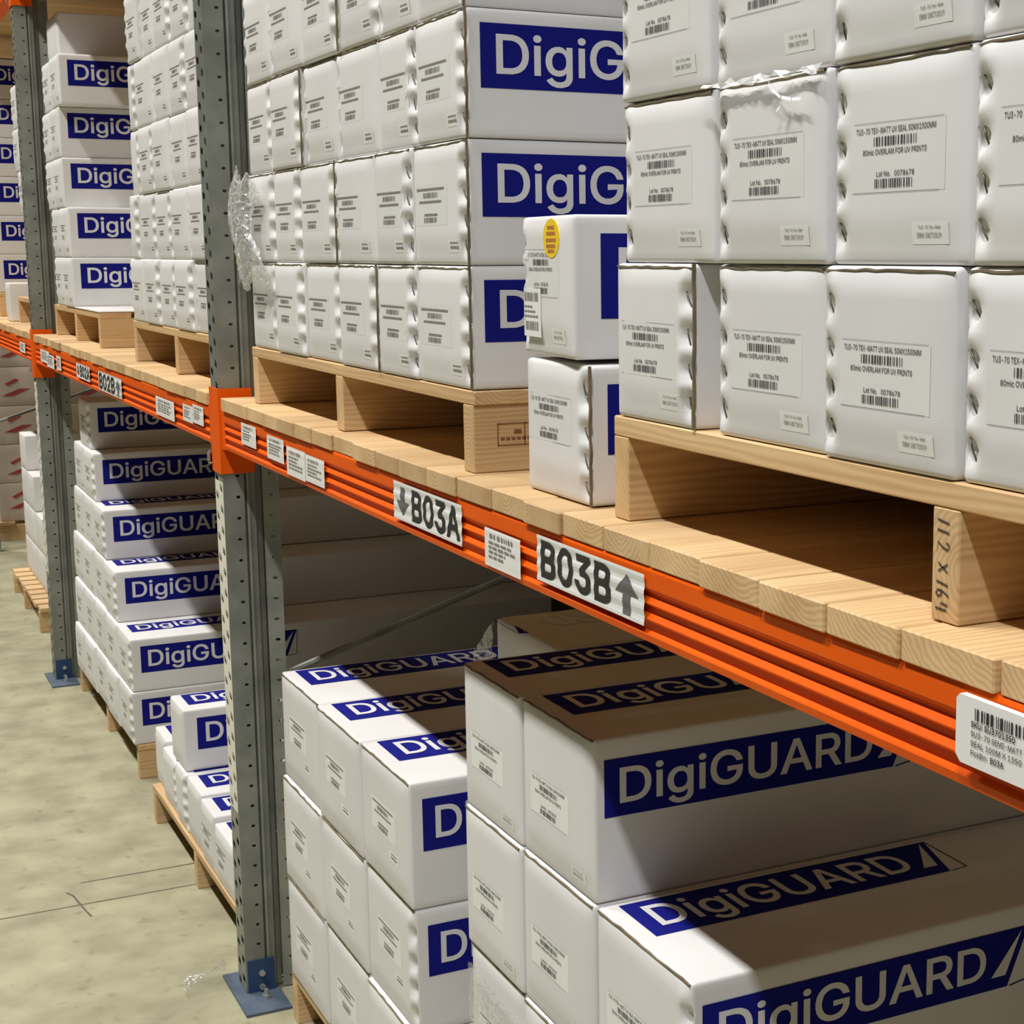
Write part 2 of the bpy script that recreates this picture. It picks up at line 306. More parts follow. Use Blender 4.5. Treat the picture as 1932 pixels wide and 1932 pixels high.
GLYPH_B = 'A240;8,0 101,254 138,254 231,0 198,0 116,239 123,239 43,0;55,71 55,99 185,99 185,71|B228;30,0 30,254 145,252 164,245 180,235 197,205 198,172 187,150 157,131 182,123 201,102 209,68 200,33 189,20 172,9 151,2;62,29 148,31 165,40 175,53 176,81 163,102 140,114 62,115;62,143 132,144 154,155 166,174 165,202 156,214 141,223 62,226|C255;103,1 75,12 52,32 35,58 24,90 20,127 24,165 35,197 52,223 75,242 103,254 152,256 186,245 214,224 232,193 236,174 204,174 187,206 158,224 134,228 111,225 92,216 75,202 62,182 54,157 52,127 54,97 63,72 75,53 92,38 112,29 158,30 187,48 204,80 236,80 224,45 201,19 170,2 153,-2|D251;48,0 48,29 136,31 159,40 177,55 189,75 197,99 200,128 197,156 190,180 177,200 160,214 138,223 47,226 47,254 147,251 176,239 200,221 217,196 227,164 231,128 227,91 217,59 199,34 175,15 145,4;62,254 62,0 30,0 30,254|E209;30,0 30,254 186,254 186,226 62,226 62,143 178,143 178,114 62,114 62,29 188,29 188,0|F205;30,0 30,254 185,254 185,226 62,226 62,139 173,139 173,111 62,111 62,0|G260;134,-3 102,1 75,13 52,32 35,58 24,90 20,127 24,165 35,197 52,223 74,242 102,254 152,256 187,245 214,222 232,192 237,174 204,174 186,206 158,224 133,228 111,225 92,216 75,202 62,182 54,157 52,127 54,97 63,72 75,53 92,38 112,29 134,26 155,29 172,36 187,47 198,62 205,80 207,101 141,100 141,128 239,128 236,71 225,45 209,25 188,9 163,0|I150;16,0 16,29 59,29 59,226 16,226 16,254 135,254 135,226 91,226 91,29 135,29 135,0|K233;52,73 52,108 182,254 224,254;30,0 30,254 62,254 62,0;186,0 94,130 114,155 224,0|L196;30,0 30,254 62,254 62,29 181,29 181,0|M314;30,0 30,254 76,254 161,24 154,24 176,94 238,254 284,254 284,0 252,0 253,229 256,229 171,0 143,0 56,229 59,229 61,0|N262;30,0 30,254 68,254 207,27 202,27 199,254 232,254 232,0 193,0 54,226 60,227 62,0|O267;133,-3 103,1 75,12 52,32 35,58 24,90 20,127 24,165 35,197 52,223 75,242 103,254 133,258 164,254 192,242 215,223 232,197 243,165 247,127 243,90 232,58 215,32 192,12 164,1;133,26 155,29 175,38 191,52 204,72 212,97 215,127 212,157 204,182 191,202 175,216 155,225 133,228 112,225 92,216 75,202 63,182 54,157 52,127 54,97 63,72 75,52 92,38 112,29|P222;30,0 30,254 144,252 166,244 183,231 195,215 202,195 202,152 195,133 183,116 166,104 144,96 55,93 55,121 134,123 159,136 171,160 171,188 159,211 134,224 62,226 62,0|R224;30,0 30,254 145,252 167,244 183,232 195,217 202,198 202,154 195,136 183,120 166,109 145,101 48,99 48,128 135,129 160,141 171,162 171,190 159,212 134,224 62,226 62,0;177,0 115,115 151,115 214,0|S223;86,-2 64,5 46,15 32,30 23,48 19,68 52,68 62,44 83,29 112,25 143,30 165,46 173,70 166,89 122,111 64,130 43,145 30,163 26,186 29,206 37,224 51,238 69,249 114,258 158,249 175,238 189,224 197,208 200,189 169,189 163,206 151,219 134,227 97,228 73,218 59,199 60,176 74,160 168,126 189,110 202,85 201,50 193,32 180,17 162,5 139,-2|T224;16,226 16,254 208,254 208,226 128,226 128,0 96,0 96,226|U259;129,-4 101,-1 77,8 57,22 42,40 33,62 30,87 30,254 62,254 64,72 80,44 110,28 149,28 179,44 194,72 196,254 229,254 229,87 226,62 216,40 201,22 182,8 157,-1|V240;102,0 8,254 42,254 124,15 117,15 197,254 231,254 139,0|X237;9,0 109,142 109,118 15,254 52,254 122,146 116,146 187,254 223,254 129,119 129,143 228,0 191,0 115,116 122,116 46,0|a195;63,-3 34,11 17,37 17,69 29,90 89,110 133,117 138,128 133,148 120,161 85,164 59,150 50,137 20,146 39,173 66,188 119,190 143,180 161,160 168,126 168,0 138,0 136,26 118,6 95,-3;101,24 124,37 136,57 138,95 58,75 47,62 47,43 57,30 74,24|c198;79,-1 58,8 41,23 28,43 20,66 17,94 20,122 28,146 41,165 58,180 79,189 117,191 153,178 176,150 181,138 151,131 135,155 104,165 86,162 73,155 54,129 48,94 54,59 73,33 86,26 121,26 146,44 152,59 181,51 163,19 130,0 117,-3|e202;80,-1 58,8 41,23 28,42 20,66 17,93 20,121 28,145 40,165 58,180 78,189 118,191 147,180 170,157 184,121 186,85 37,85 37,110 169,110 155,101 149,134 131,157 103,165 73,157 54,135 48,89 55,53 76,31 106,23 135,31 153,53 182,45 168,20 141,2 125,-3|k190;55,68 55,106 60,106 142,190 180,190;26,0 26,254 57,254 57,0;147,0 74,93 96,114 186,0|i83;26,0 26,190 57,190 57,0;34,223 22,234 22,249 34,260 50,260 62,249 62,234 50,223|m305;26,0 26,190 56,190 54,148 66,173 86,188 110,193 129,190 144,180 154,166 160,147 156,147 169,172 190,187 218,193 249,186 270,164 278,128 278,0 248,0 248,127 245,145 236,156 209,165 187,160 173,145 168,124 168,0 137,0 134,144 126,156 115,163 89,164 70,154 58,133 57,0|n205;57,0 26,0 26,190 56,190 56,144 51,144 62,166 76,181 94,189 132,190 160,174 170,160 179,120 179,0 148,0 145,137 136,152 123,161 92,163 71,151 58,129|o208;104,-4 79,-1 58,8 41,23 28,43 20,66 17,94 20,122 28,146 41,165 58,180 79,189 104,192 128,189 149,180 167,165 180,146 188,122 191,94 188,66 180,43 167,23 149,8 128,-1;121,26 135,33 154,59 160,94 154,129 135,155 121,162 86,162 73,155 54,129 48,94 54,59 73,33 86,26|t114;102,190 102,164 3,164 3,190;32,236 63,236 64,38 75,26 101,27 107,1 84,-2 62,1 46,11 36,26 32,46|x189;10,0 86,109 86,86 14,190 50,190 104,103 88,103 141,190 176,190 104,84 104,107 179,0 143,0 86,91 102,91 46,0|0227;113,-3 87,0 65,12 47,31 34,57 27,89 24,127 27,165 35,197 48,223 65,242 87,254 113,258 139,254 161,242 179,223 192,197 200,165 203,127 200,89 192,57 179,31 162,12 140,0;113,25 131,28 145,37 157,52 170,97 170,157 157,203 145,218 131,227 113,230 96,227 82,218 70,203 56,157 56,97 70,52 82,37 96,28|1227;38,0 38,27 195,27 195,0;138,254 138,0 106,0 105,224 43,179 43,213 99,254|2227;32,0 32,24 149,153 160,186 154,209 137,224 112,230 86,224 69,207 64,181 33,181 35,202 43,221 55,237 72,248 91,255 134,255 153,248 169,237 181,223 188,205 189,172 179,145 76,28 195,28 195,0|3227;87,-1 49,15 35,29 26,46 22,66 55,66 63,44 83,30 109,25 138,30 157,46 165,72 158,98 137,117 101,124 78,124 78,150 144,226 35,226 35,254 186,254 186,230 106,139 106,144 132,144 154,138 172,127 185,111 194,93 196,72 194,51 185,33 172,18 154,6 133,-1|4227;20,53 20,79 123,254 155,254 54,81 207,81 207,53;141,0 141,159 171,159 171,0|5227;89,-1 54,16 41,30 33,47 30,65 61,65 69,44 87,30 111,25 138,32 157,52 164,81 157,111 137,131 109,138 73,129 64,123 34,126 48,254 183,254 183,226 75,226 68,151 101,166 131,165 161,153 182,130 194,99 193,58 184,38 171,21 154,8 134,-1|6227;113,-3 91,-1 71,7 55,20 42,37 34,58 34,100 51,142 126,254 161,254 83,144 107,156 139,155 158,147 173,136 185,120 192,101 194,79 192,56 184,36 171,20 155,7 135,-1;127,26 149,40 162,64 162,94 149,118 127,131 99,131 77,118 64,94 64,64 77,40 99,26|7227;48,0 162,226 31,226 31,254 195,254 195,224 82,0|8227;89,-1 68,6 50,17 37,31 29,48 28,83 40,110 63,128 76,133 59,141 46,154 38,171 35,190 38,209 45,225 73,249 113,258 153,249 181,225 188,209 191,190 188,171 180,154 167,141 150,132 176,121 194,98 200,68 198,48 189,31 176,17 158,6 137,-1;129,26 153,37 167,57 167,83 153,104 128,116 98,116 73,104 59,83 59,57 73,37 97,26;126,146 146,157 158,176 158,200 147,218 126,229 100,229 79,218 68,200 68,176 79,157 100,146|9227;113,258 135,255 155,247 171,234 184,217 192,197 192,155 175,112 100,0 65,0 144,111 119,98 87,100 69,107 53,119 41,134 34,154 32,176 34,198 42,218 55,235 71,247 91,255;99,228 77,215 64,191 64,161 77,137 99,123 127,123 149,137 162,160 162,190 150,215 127,228|:94;39,-1 26,12 26,29 39,42 56,42 69,29 69,12 56,-1;39,137 26,149 26,167 39,179 56,179 69,167 69,149 56,137|-227;168,122 168,94 57,94 57,122|.94;39,-1 26,12 26,29 39,42 56,42 69,29 69,12 56,-1| 94;'
def area(l): return sum(l[i - 1][0] * l[i][1] - l[i][0] * l[i - 1][1] for i in range(len(l))) / 2
def inside(p, l):
    c = False
    for i in range(len(l)):
        (x0, y0), (x1, y1) = l[i - 1], l[i]
        if (y0 > p[1]) != (y1 > p[1]) and p[0] < (x1 - x0) * (p[1] - y0) / (y1 - y0) + x0: c = not c
    return c
def winding(p, l):
    n = 0
    for i in range(len(l)):
        (x0, y0), (x1, y1) = l[i - 1], l[i]
        s = (x1 - x0) * (p[1] - y0) - (p[0] - x0) * (y1 - y0)
        if y0 <= p[1] < y1 and s > 0: n += 1
        elif y1 <= p[1] < y0 and s < 0: n -= 1
    return n
def grow(l, e):
    out = []; n = len(l)
    for i in range(n):
        a, b, c = Vector(l[i - 1]), Vector(l[i]), Vector(l[(i + 1) % n])
        d0, d1 = (b - a).normalized(), (c - b).normalized()
        n0, n1 = Vector((d0.y, -d0.x)), Vector((d1.y, -d1.x))
        m = n0 + n1
        k = m.length_squared
        m = m * (2 / k) if k > 0.5 else m.normalized() * 1.4
        out.append((b.x + m.x * e, b.y + m.y * e))
    return out
def load_font(txt, e):
    G = {}
    for part in txt.split('|'):
        ch, rest = part[0], part[1:].split(';')
        loops = [[tuple(map(int, q.split(','))) for q in l.split(' ')] for l in rest[1:] if l]
        hole = [any(j != i and all(inside(p, loops[j]) for p in loops[i] + [((p[0] + q[0]) / 2 + .01, (p[1] + q[1]) / 2 + .013) for p, q in zip(loops[i], loops[i][1:] + loops[i][:1])]) for j in range(len(loops))) for i in range(len(loops))]
        L = []
        for l, h in zip(loops, hole):
            if area(l) < 0: l = l[::-1]
            L.append(grow(l, -e if h else e))
        # overlapping contours are merged: cut everything against everything, keep what lies in a stroke and not in a hole
        vs, fs = [], []
        if L:
            flat = [Vector(p) for l in L for p in l]; E = []; k = 0
            for l in L:
                E += [(k + i, k + (i + 1) % len(l)) for i in range(len(l))]; k += len(l)
            cv, _, cf, *_ = delaunay_2d_cdt(flat, E, [], 0, 1e-4)
            vs = [tuple(p) for p in cv]
            for t in cf:
                c = sum((cv[q] for q in t), Vector((0, 0))) / len(t)
                if any(winding(c, L[i]) for i in range(len(L)) if not hole[i]) and not any(winding(c, L[i]) for i in range(len(L)) if hole[i]):
                    fs.append(tuple(t))
        G[ch] = (int(rest[0]), vs, fs)
    return G
FONT_BOLD = load_font(GLYPH_A, 6.0)
FONT_SIGN = load_font(GLYPH_A, 12.0)
FONT_TEXT = load_font(GLYPH_B, 3.5)
FONT_TEXT_BOLD = load_font(GLYPH_B, 9.0)
def text_width(s, G, cap): return sum(G[c][0] for c in s) * cap / 254
def text(mb, s, u0, v0, cap, fn, G, width=None, track=0.0):
    """letters laid out along u from u0 on baseline v0; fn(u, v) gives the point"""
    k = cap / 254.0
    kx = k if width is None else width / sum(G[c][0] + track for c in s)
    x = 0
    for c in s:
        adv, vs, fs = G[c]
        mb.add([fn(u0 + (x + p[0]) * kx, v0 + p[1] * k) for p in vs], fs)
        x += adv + track
    return mb
def barcode(mb, u0, u1, v0, v1, fn, seed=1, n=46):
    r = random.Random(seed); step = (u1 - u0) / n; i = 0
    while i < n:
        w = r.choice((1, 1, 2, 2, 3))
        if i + w <= n: mb.quad(fn(u0 + i * step, v0), fn(u0 + (i + w * 0.86) * step, v0), fn(u0 + (i + w * 0.86) * step, v1), fn(u0 + i * step, v1))
        i += w + r.choice((1, 1, 2))
def rect(mb, u0, u1, v0, v1, fn): mb.quad(fn(u0, v0), fn(u1, v0), fn(u1, v1), fn(u0, v1))

# ------------------------------------------------------------------ cartons
R_EDGE = 0.0055
def sstep(t): t = max(0.0, min(1.0, t)); return t * t * (3 - 2 * t)
class Front:
    """the pillowed, puckered end face of a carton: depth(x, z) is how far it stands forward"""
    def __init__(s, w, h, bulge, pucker, seed, stap):
        s.w, s.h, s.b, s.p = w, h, bulge, pucker
        r = random.Random(seed); s.st = stap
        s.xe = {'L': -w / 2, 'R': w / 2}.get(pucker, 0)
        s.amp = [r.uniform(0.8, 1.2) for _ in stap]
        s.k = r.uniform(0.9, 1.1)
    def depth(s, x, z):
        d = s.b * s.k * sstep((s.w / 2 - abs(x)) / 0.026) * sstep(z / 0.045) * sstep((s.h - z) / 0.022)
        if s.p:
            e = abs(x - s.xe)
            if e < 0.045:
                for zi, a in zip(s.st, s.amp):
                    q = (z - zi) / 0.0105
                    d -= a * 0.0105 * math.exp(-q * q) * math.exp(-((e - 0.010) / 0.010) ** 2)
                    q = (z - zi - 0.019) / 0.011
                    d += a * 0.0034 * math.exp(-q * q) * math.exp(-((e - 0.016) / 0.010) ** 2)
        return d
def carton_mesh(w, d, h, front, fine):
    r = R_EDGE
    def axis(a, b, n):
        return [a, a + r * 0.4, a + r] + [a + r + (b - a - 2 * r) * i / n for i in range(1, n)] + [b - r, b - r * 0.4, b]
    if fine:
        xs = axis(-w / 2, w / 2, 14); zs = axis(0, h, 22)
        if front.p:
            xs = sorted(set(round(q, 5) for q in xs + [front.xe + (1 if front.p == 'L' else -1) * (0.008 + 0.0042 * i) for i in range(7)]))
    else:
        xs = axis(-w / 2, w / 2, 4); zs = axis(0, h, 5)
    ys = [0, r * 0.4, r, d - r, d]
    X, Y, Z = len(xs), len(ys), len(zs)
    lo, hi = Vector((-w / 2 + r, r, r)), Vector((w / 2 - r, d - r, h - r))
    ids = {}; vs = []; fs = []
    def vid(i, j, k):
        if (i, j, k) not in ids:
            p = Vector((xs[i], ys[j], zs[k]))
            c = Vector([min(max(p[t], lo[t]), hi[t]) for t in range(3)])
            q = p - c
            m = max(abs(q.x), abs(q.y), abs(q.z))
            if m > 1e-9: p = c + q.normalized() * r
            if j == 0: p.y -= front.depth(xs[i], zs[k])
            ids[i, j, k] = len(vs); vs.append(p[:])
        return ids[i, j, k]
    for i in range(X - 1):
        for k in range(Z - 1):
            fs.append((vid(i, 0, k), vid(i + 1, 0, k), vid(i + 1, 0, k + 1), vid(i, 0, k + 1)))
            fs.append((vid(i, Y - 1, k), vid(i, Y - 1, k + 1), vid(i + 1, Y - 1, k + 1), vid(i + 1, Y - 1, k)))
        for j in range(Y - 1):
            fs.append((vid(i, j, 0), vid(i, j + 1, 0), vid(i + 1, j + 1, 0), vid(i + 1, j, 0)))
            fs.append((vid(i, j, Z - 1), vid(i + 1, j, Z - 1), vid(i + 1, j + 1, Z - 1), vid(i, j + 1, Z - 1)))
    for j in range(Y - 1):
        for k in range(Z - 1):
            fs.append((vid(0, j, k), vid(0, j, k + 1), vid(0, j + 1, k + 1), vid(0, j + 1, k)))
            fs.append((vid(X - 1, j, k), vid(X - 1, j + 1, k), vid(X - 1, j + 1, k + 1), vid(X - 1, j, k + 1)))
    return MB().add(vs, fs)

LW, LH = 0.130, 0.058
def label_print(full):
    mb = MB(); fn = lambda u, v: (u, 0, v)
    if full:
        rect(mb, 0.003, LW - 0.002, LH - 0.0004, LH - 0.0001, fn); rect(mb, 0.002, LW - 0.006, 0.0001, 0.0004, fn)
        text(mb, 'TU3-70 TEX-MATT UV SEAL 50MX1500MM', 0.006, 0.0490, 0.0046, fn, FONT_TEXT, 0.112)
        text(mb, '80mic OVERLAM FOR UV PRINTS', 0.016, 0.0315, 0.0044, fn, FONT_TEXT, 0.090)
        text(mb, 'Lot No.   0078678', 0.036, 0.0135, 0.0042, fn, FONT_TEXT, 0.054)
    else:
        for u, wd, v in ((0.006, 0.112, 0.049), (0.016, 0.09, 0.0315), (0.036, 0.054, 0.0135)):
            q = u
            while q < u + wd:
                rect(mb, q, min(q + 0.0055, u + wd), v, v + 0.0032, fn); q += 0.0065
    barcode(mb, 0.032, 0.094, 0.0385, 0.0460, fn, 3, 60)
    barcode(mb, 0.034, 0.090, 0.0040, 0.0115, fn, 8, 56)
    return mb
def sticker_print(fn, full):
    mb = MB()
    if full:
        text(mb, 'TU3-70 Tex-Matt', 0.009, 0.0125, 0.0026, fn, FONT_TEXT, 0.030)
        text(mb, 'DBM 18CT2019', 0.007, 0.0055, 0.0038, fn, FONT_TEXT, 0.033)
    else:
        for i in range(5): rect(mb, 0.009 + i * 0.0062, 0.0138 + i * 0.0062, 0.0125, 0.0147, fn)
        for i in range(4): rect(mb, 0.008 + i * 0.0082, 0.0148 + i * 0.0082, 0.0055, 0.0090, fn)
    return mb

BAND_L, BAND_H = 0.478, 0.084
def band_meshes(hh, length=BAND_L):
    """blue band with slanted end, the two pale sails of its tail, and the lettering; u along, v up"""
    top, bot = length + 0.022, length - 0.012
    band = [(0, 0), (bot, 0), (top, hh), (0, hh)]
    sails = [(bot - 0.028, 0.018 * hh / 0.084), (bot - 0.004, 0.018 * hh / 0.084), (top - 0.012, hh * 0.95)]
    outer = [(bot + 0.004, 0), (bot + 0.032, 0.004), (top + 0.001, hh)]
    return band, sails, outer
def add_band(root, fn, hh, mat='blue', lift=0.0007, tail=True, letters='DigiGUARD', length=BAND_L):
    """fn(u, v, lift) maps band coordinates to the carton"""
    band, sail, outer = band_meshes(hh, length)
    mb = MB().add([fn(u, v, lift) for u, v in band], [(0, 1, 2, 3)])
    # the thin outline of the second sail
    for a, b in ((0, 1), (1, 2)):
        (u0, v0), (u1, v1) = outer[a], outer[b]
        d = Vector((u1 - u0, v1 - v0)).normalized() * 0.0009; nx, ny = -d.y, d.x
        mb.quad(fn(u0 - nx, v0 - ny, lift), fn(u1 - nx, v1 - ny, lift), fn(u1 + nx, v1 + ny, lift), fn(u0 + nx, v0 + ny, lift))
    b = obj('printed_band', mb.mesh('printed_band', mat), root)
    t = MB()
    k = hh / 0.084
    text(t, letters, 0.017, 0.0200 * k, 0.0492 * k, lambda u, v: fn(u, v, lift * 2), FONT_BOLD, length - 0.063)
    if tail: t.add([fn(u, v, lift * 2) for u, v in sail], [(0, 1, 2)])
    obj('lettering', t.mesh('lettering', 'letter'), b)
    return b

STAPLE = None
def staple_mesh():
    mb = MB()
    mb.tube([(-0.006, 0.005, 0.0100), (-0.0055, -0.0006, 0.0088), (0.0, -0.0016, 0.0), (0.0055, -0.0006, -0.0088), (0.006, 0.005, -0.0100)], 0.0009, 5)
    return mb.mesh('staple', 'staple', True)

def carton(x0, x1, y, z0, z1, depth, label, group, pucker=None, fine=1, band=None, top=False, lab=(0.032, 0.064), stk=True,
           lwhite=False, staples=0, rz=0.0, bulge=0.0042, seed=0, paper='paper', flap=False, bandoff=(0.02, 0.018), bhh=BAND_H, tophh=None, topflap=False, stkpos=None, stz=None, mat='card', name='carton', cat='carton'):
    """fine 2: near carton with readable print, 1: middle distance, 0: far"""
    w = round(x1 - x0 - 0.004, 4); h = round(z1 - z0 - 0.0007, 4)
    st = stz if stz is not None else [h * f for f in (0.16, 0.36, 0.57, 0.80)]
    fr = Front(w, h, bulge, pucker, seed, st)
    key = ('c', w, h, depth, pucker, seed % 4 if fine else 0, fine, bulge, mat)
    if fine < 2: fr = Front(w, h, bulge, pucker, seed % 4 if fine else 0, st)
    else: key = key + (seed, tuple(st))
    me = cached(key, lambda: carton_mesh(w, depth, h, fr, fine > 0).mesh('carton', mat, True))
    root = obj(name, me, None, ((x0 + x1) / 2, y, z0), (0, 0, rz))
    tag(root, label, cat, group)
    if lab:
        lu, lv = -w / 2 + lab[0], lab[1]
        off = fr.depth(lu + LW / 2, lv + LH / 2) + 0.0003
        if fine:
            on = lambda e: (lambda u, v: (lu + u, -fr.depth(lu + u, lv + v) - e, lv + v))
            mb = MB(); f2 = on(0.00012)
            for a in range(8):
                for c in range(5): rect(mb, LW * a / 8, LW * (a + 1) / 8, LH * c / 5, LH * (c + 1) / 5, f2)
            p = obj('shipping_label', mb.mesh('shipping_label', paper), root)
            p['label'] = 'paper label with print and barcodes'
            f3 = on(0.0005)
            flat = cached(('lt', fine), lambda: label_print(fine > 1))
            mb = MB(); mb.v = [f3(q[0], q[2]) for q in flat.v]; mb.f = flat.f
            obj('label_print', mb.mesh('label_print', 'print' if fine > 1 else 'greyink'), p)
        else:
            def far():
                mb = MB()
                for u0, u1, v0, v1 in ((0.012, 0.10, 0.047, 0.051), (0.032, 0.094, 0.038, 0.046), (0.034, 0.09, 0.004, 0.014)):
                    mb.box(u0, u1, -0.0004, 0, v0, v1)
                return mb.mesh('label_print', 'greyink')
            obj('label_print', cached('far', far), root, (lu, -off, lv))
    if stk and fine:
        sw, sh = 0.049, 0.0185
        su, sv = stkpos or (w / 2 - sw - 0.024, 0.017)
        f2 = lambda u, v: (su + u, -fr.depth(su + u, sv + v) - 0.0002, sv + v)
        f3 = lambda u, v: (su + u, -fr.depth(su + u, sv + v) - 0.0005, sv + v)
        mb = MB()
        for i in range(4):
            for j in range(4): rect(mb, sw * i / 4, sw * (i + 1) / 4, sh * j / 4, sh * (j + 1) / 4, f2)
        p = obj('date_sticker', mb.mesh('date_sticker', 'paperw'), root)
        p['label'] = 'small white sticker near the bottom edge'
        obj('sticker_print', sticker_print(f3, fine > 1).mesh('sticker_print', 'greyink'), p)
    if staples and pucker:
        sm = cached('staple', staple_mesh)
        for zi in st[:staples]:
            x = fr.xe + (0.011 if pucker == 'L' else -0.013)
            o = obj('staple', sm, root, (x, -fr.depth(x, zi) - 0.0048, zi))
            o.rotation_euler = (0, math.radians(random.Random(zi + seed).uniform(-10, 14)), 0)
    if flap:
        mb = MB(); rr = random.Random(seed); n = 10; xo = fr.xe + (0.0012 if pucker == 'R' else 0.0012)
        zz = [h * i / n for i in range(n + 1)]; wd = [rr.uniform(0.0018, 0.0034) if fine > 1 else rr.uniform(0.0012, 0.0026) for _ in zz]; jj = [rr.uniform(-0.0015, 0.0015) for _ in zz]
        for i in range(n):
            mb.add([(xo + jj[i] - wd[i], -0.0022, zz[i]), (xo + jj[i], -0.0022, zz[i]), (xo + jj[i + 1], -0.0022, zz[i + 1]), (xo + jj[i + 1] - wd[i + 1], -0.0022, zz[i + 1]),
                    (xo + jj[i] - wd[i], 0.0012, zz[i]), (xo + jj[i], 0.0012, zz[i]), (xo + jj[i + 1], 0.0012, zz[i + 1]), (xo + jj[i + 1] - wd[i + 1], 0.0012, zz[i + 1])],
                   [(0, 1, 2, 3), (1, 5, 6, 2), (4, 0, 3, 7)])
        o = obj('flap_edge', mb.mesh('flap_edge', 'kraft'), root); o['label'] = 'raw brown edge of the card flap'
    if topflap:
        mb = MB(); rr = random.Random(seed + 77); n = 12
        P = [(-w / 2 + 0.004 + (w - 0.008) * i / n, rr.uniform(-0.0009, 0.0009), rr.uniform(0.0010, 0.0024)) for i in range(n + 1)]
        zt = h - 0.0042
        for (xa, ja, ta), (xb, jb, tb) in zip(P, P[1:]):
            mb.add([(xa, -0.0016, zt + ja), (xb, -0.0016, zt + jb), (xb, -0.0016, zt + jb + tb), (xa, -0.0016, zt + ja + ta),
                    (xa, 0.004, zt + ja), (xb, 0.004, zt + jb), (xb, 0.004, zt + jb + tb), (xa, 0.004, zt + ja + ta)],
                   [(0, 1, 2, 3), (3, 2, 6, 7), (1, 0, 4, 5)])
        o = obj('flap_edge', mb.mesh('flap_edge', 'kraft'), root); o['label'] = 'raw brown edge of the top flap'
    if band:
        by, bz = bandoff
        add_band(root, lambda u, v, l: (w / 2 + l, by + u, h - bz - bhh + v), bhh)
    if top:
        th = tophh or 0.112
        add_band(root, lambda u, v, l: (-w / 2 + 0.012 + th - v, 0.026 + u, h + l), th)
    return root

NTH = ['first', 'second', 'third', 'fourth', 'fifth', 'sixth', 'seventh', 'eighth']

# ------------------------------------------------------------------ pallets
def pallet(x0, x1, y0, z0, hb, ts, bearers, label, group, depth=1.10, bw=0.038, ny=7, across=False):
    root = thing('pallet', label, 'pallet', ((x0 + x1) / 2, y0, z0), 0, group)
    cx = (x0 + x1) / 2
    bm = cached(('bearer', bw, depth, hb), lambda: bevel_box(-bw / 2, bw / 2, 0, depth, 0, hb, 0.0015).mesh('bearer', 'woodY'))
    out = []
    for b in bearers:
        out.append(obj('bearer', bm, root, (b + bw / 2 - cx, 0, 0)))
    wd = 0.098; gap = (depth - ny * wd) / (ny - 1)
    L = x1 - x0
    sm = cached(('slat', L, ts, wd), lambda: bevel_box(-L / 2, L / 2, 0, wd, 0, ts, 0.0015).mesh('deck_slat', 'woodX'))
    if across:
        k = int(L / 0.118)
        am = cached(('slatY', depth, ts), lambda: bevel_box(0, 0.088, 0, depth, 0, ts, 0.0015).mesh('deck_slat', 'woodY'))
        for i in range(k): obj('deck_slat', am, root, (-L / 2 + i * L / k, random.uniform(-0.004, 0.004), hb))
        return root, out
    for i in range(ny):
        obj('deck_slat', sm, root, (random.uniform(-0.003, 0.003), i * (wd + gap), hb))
    return root, out

# ------------------------------------------------------------------ the room
def struct(name, mb, mat):
    o = obj(name, mb.mesh(name, mat)); o['kind'] = 'structure'; return o
struct('floor', MB().box(-16, 9, -7, 1.75, -0.06, 0), 'floor')
struct('wall_light_block', MB().box(-16, 9, 1.75, 1.85, 0, 6.5), 'wall')  # added close behind the racks to block ambient light from the rear
j = MB()
for x, ya, yb in ((-0.731, -3.0, 1.3), (-0.887, -0.23, 1.3)):
    n = 30
    for i in range(n):
        a, b = ya + (yb - ya) * i / n, ya + (yb - ya) * (i + 1) / n
        wq = 0.0028
        j.box(x - wq + random.uniform(-.0006, .0006), x + wq + random.uniform(-.0006, .0006), a, b, -0.004, 0.0006)
pts = [(-0.835, -0.275), (-0.80, -0.262), (-0.735, -0.255), (-0.69, -0.249), (-0.64, -0.242)]
for (ax, ay), (bx, by) in zip(pts, pts[1:]):
    j.add([(ax, ay, 0.0005), (bx, by, 0.0005), (bx, by + 0.006, 0.0005), (ax, ay + 0.005, 0.0005)], [(0, 1, 2, 3)])
o = struct('trim_1', j, noisy('floor_joint', (0.09, 0.08, 0.05), (0.13, 0.115, 0.07), 9, 0.8))
o['label'] = 'dark saw cut joints in the concrete floor'

# ------------------------------------------------------------------ upright frames
PITCH_H = 0.0464
def holes_strip(mb, fn, W, v0, n, pitch, hole, cu, phase):
    """a strip of n cells, each with a hole whose outline (8 points, counter-clockwise from lower left) is centred at cu"""
    for c in range(n):
        a, b = v0 + c * pitch, v0 + (c + 1) * pitch
        cv = a + pitch * phase
        outer = [(0, a), (cu, a), (W, a), (W, (a + b) / 2), (W, b), (cu, b), (0, b), (0, (a + b) / 2)]
        inner = [(cu + u, cv + v) for u, v in hole]
        vs = [fn(u, v) for u, v in outer + inner]
        mb.add(vs, [(i, (i + 1) % 8, 8 + (i + 1) % 8, 8 + i) for i in range(8)])
rr = 0.0052
ROUND = [(rr * 0.85 * math.cos(t), rr * 0.62 * math.sin(t)) for t in [math.radians(225 + 45 * i) for i in range(8)]]
SLOT = [(-0.010, -0.0035), (-0.002, -0.0062), (0.008, -0.0100), (0.010, -0.004), (0.010, 0.0035), (0.002, 0.0062), (-0.008, 0.0100), (-0.010, 0.004)]
PW = 0.075
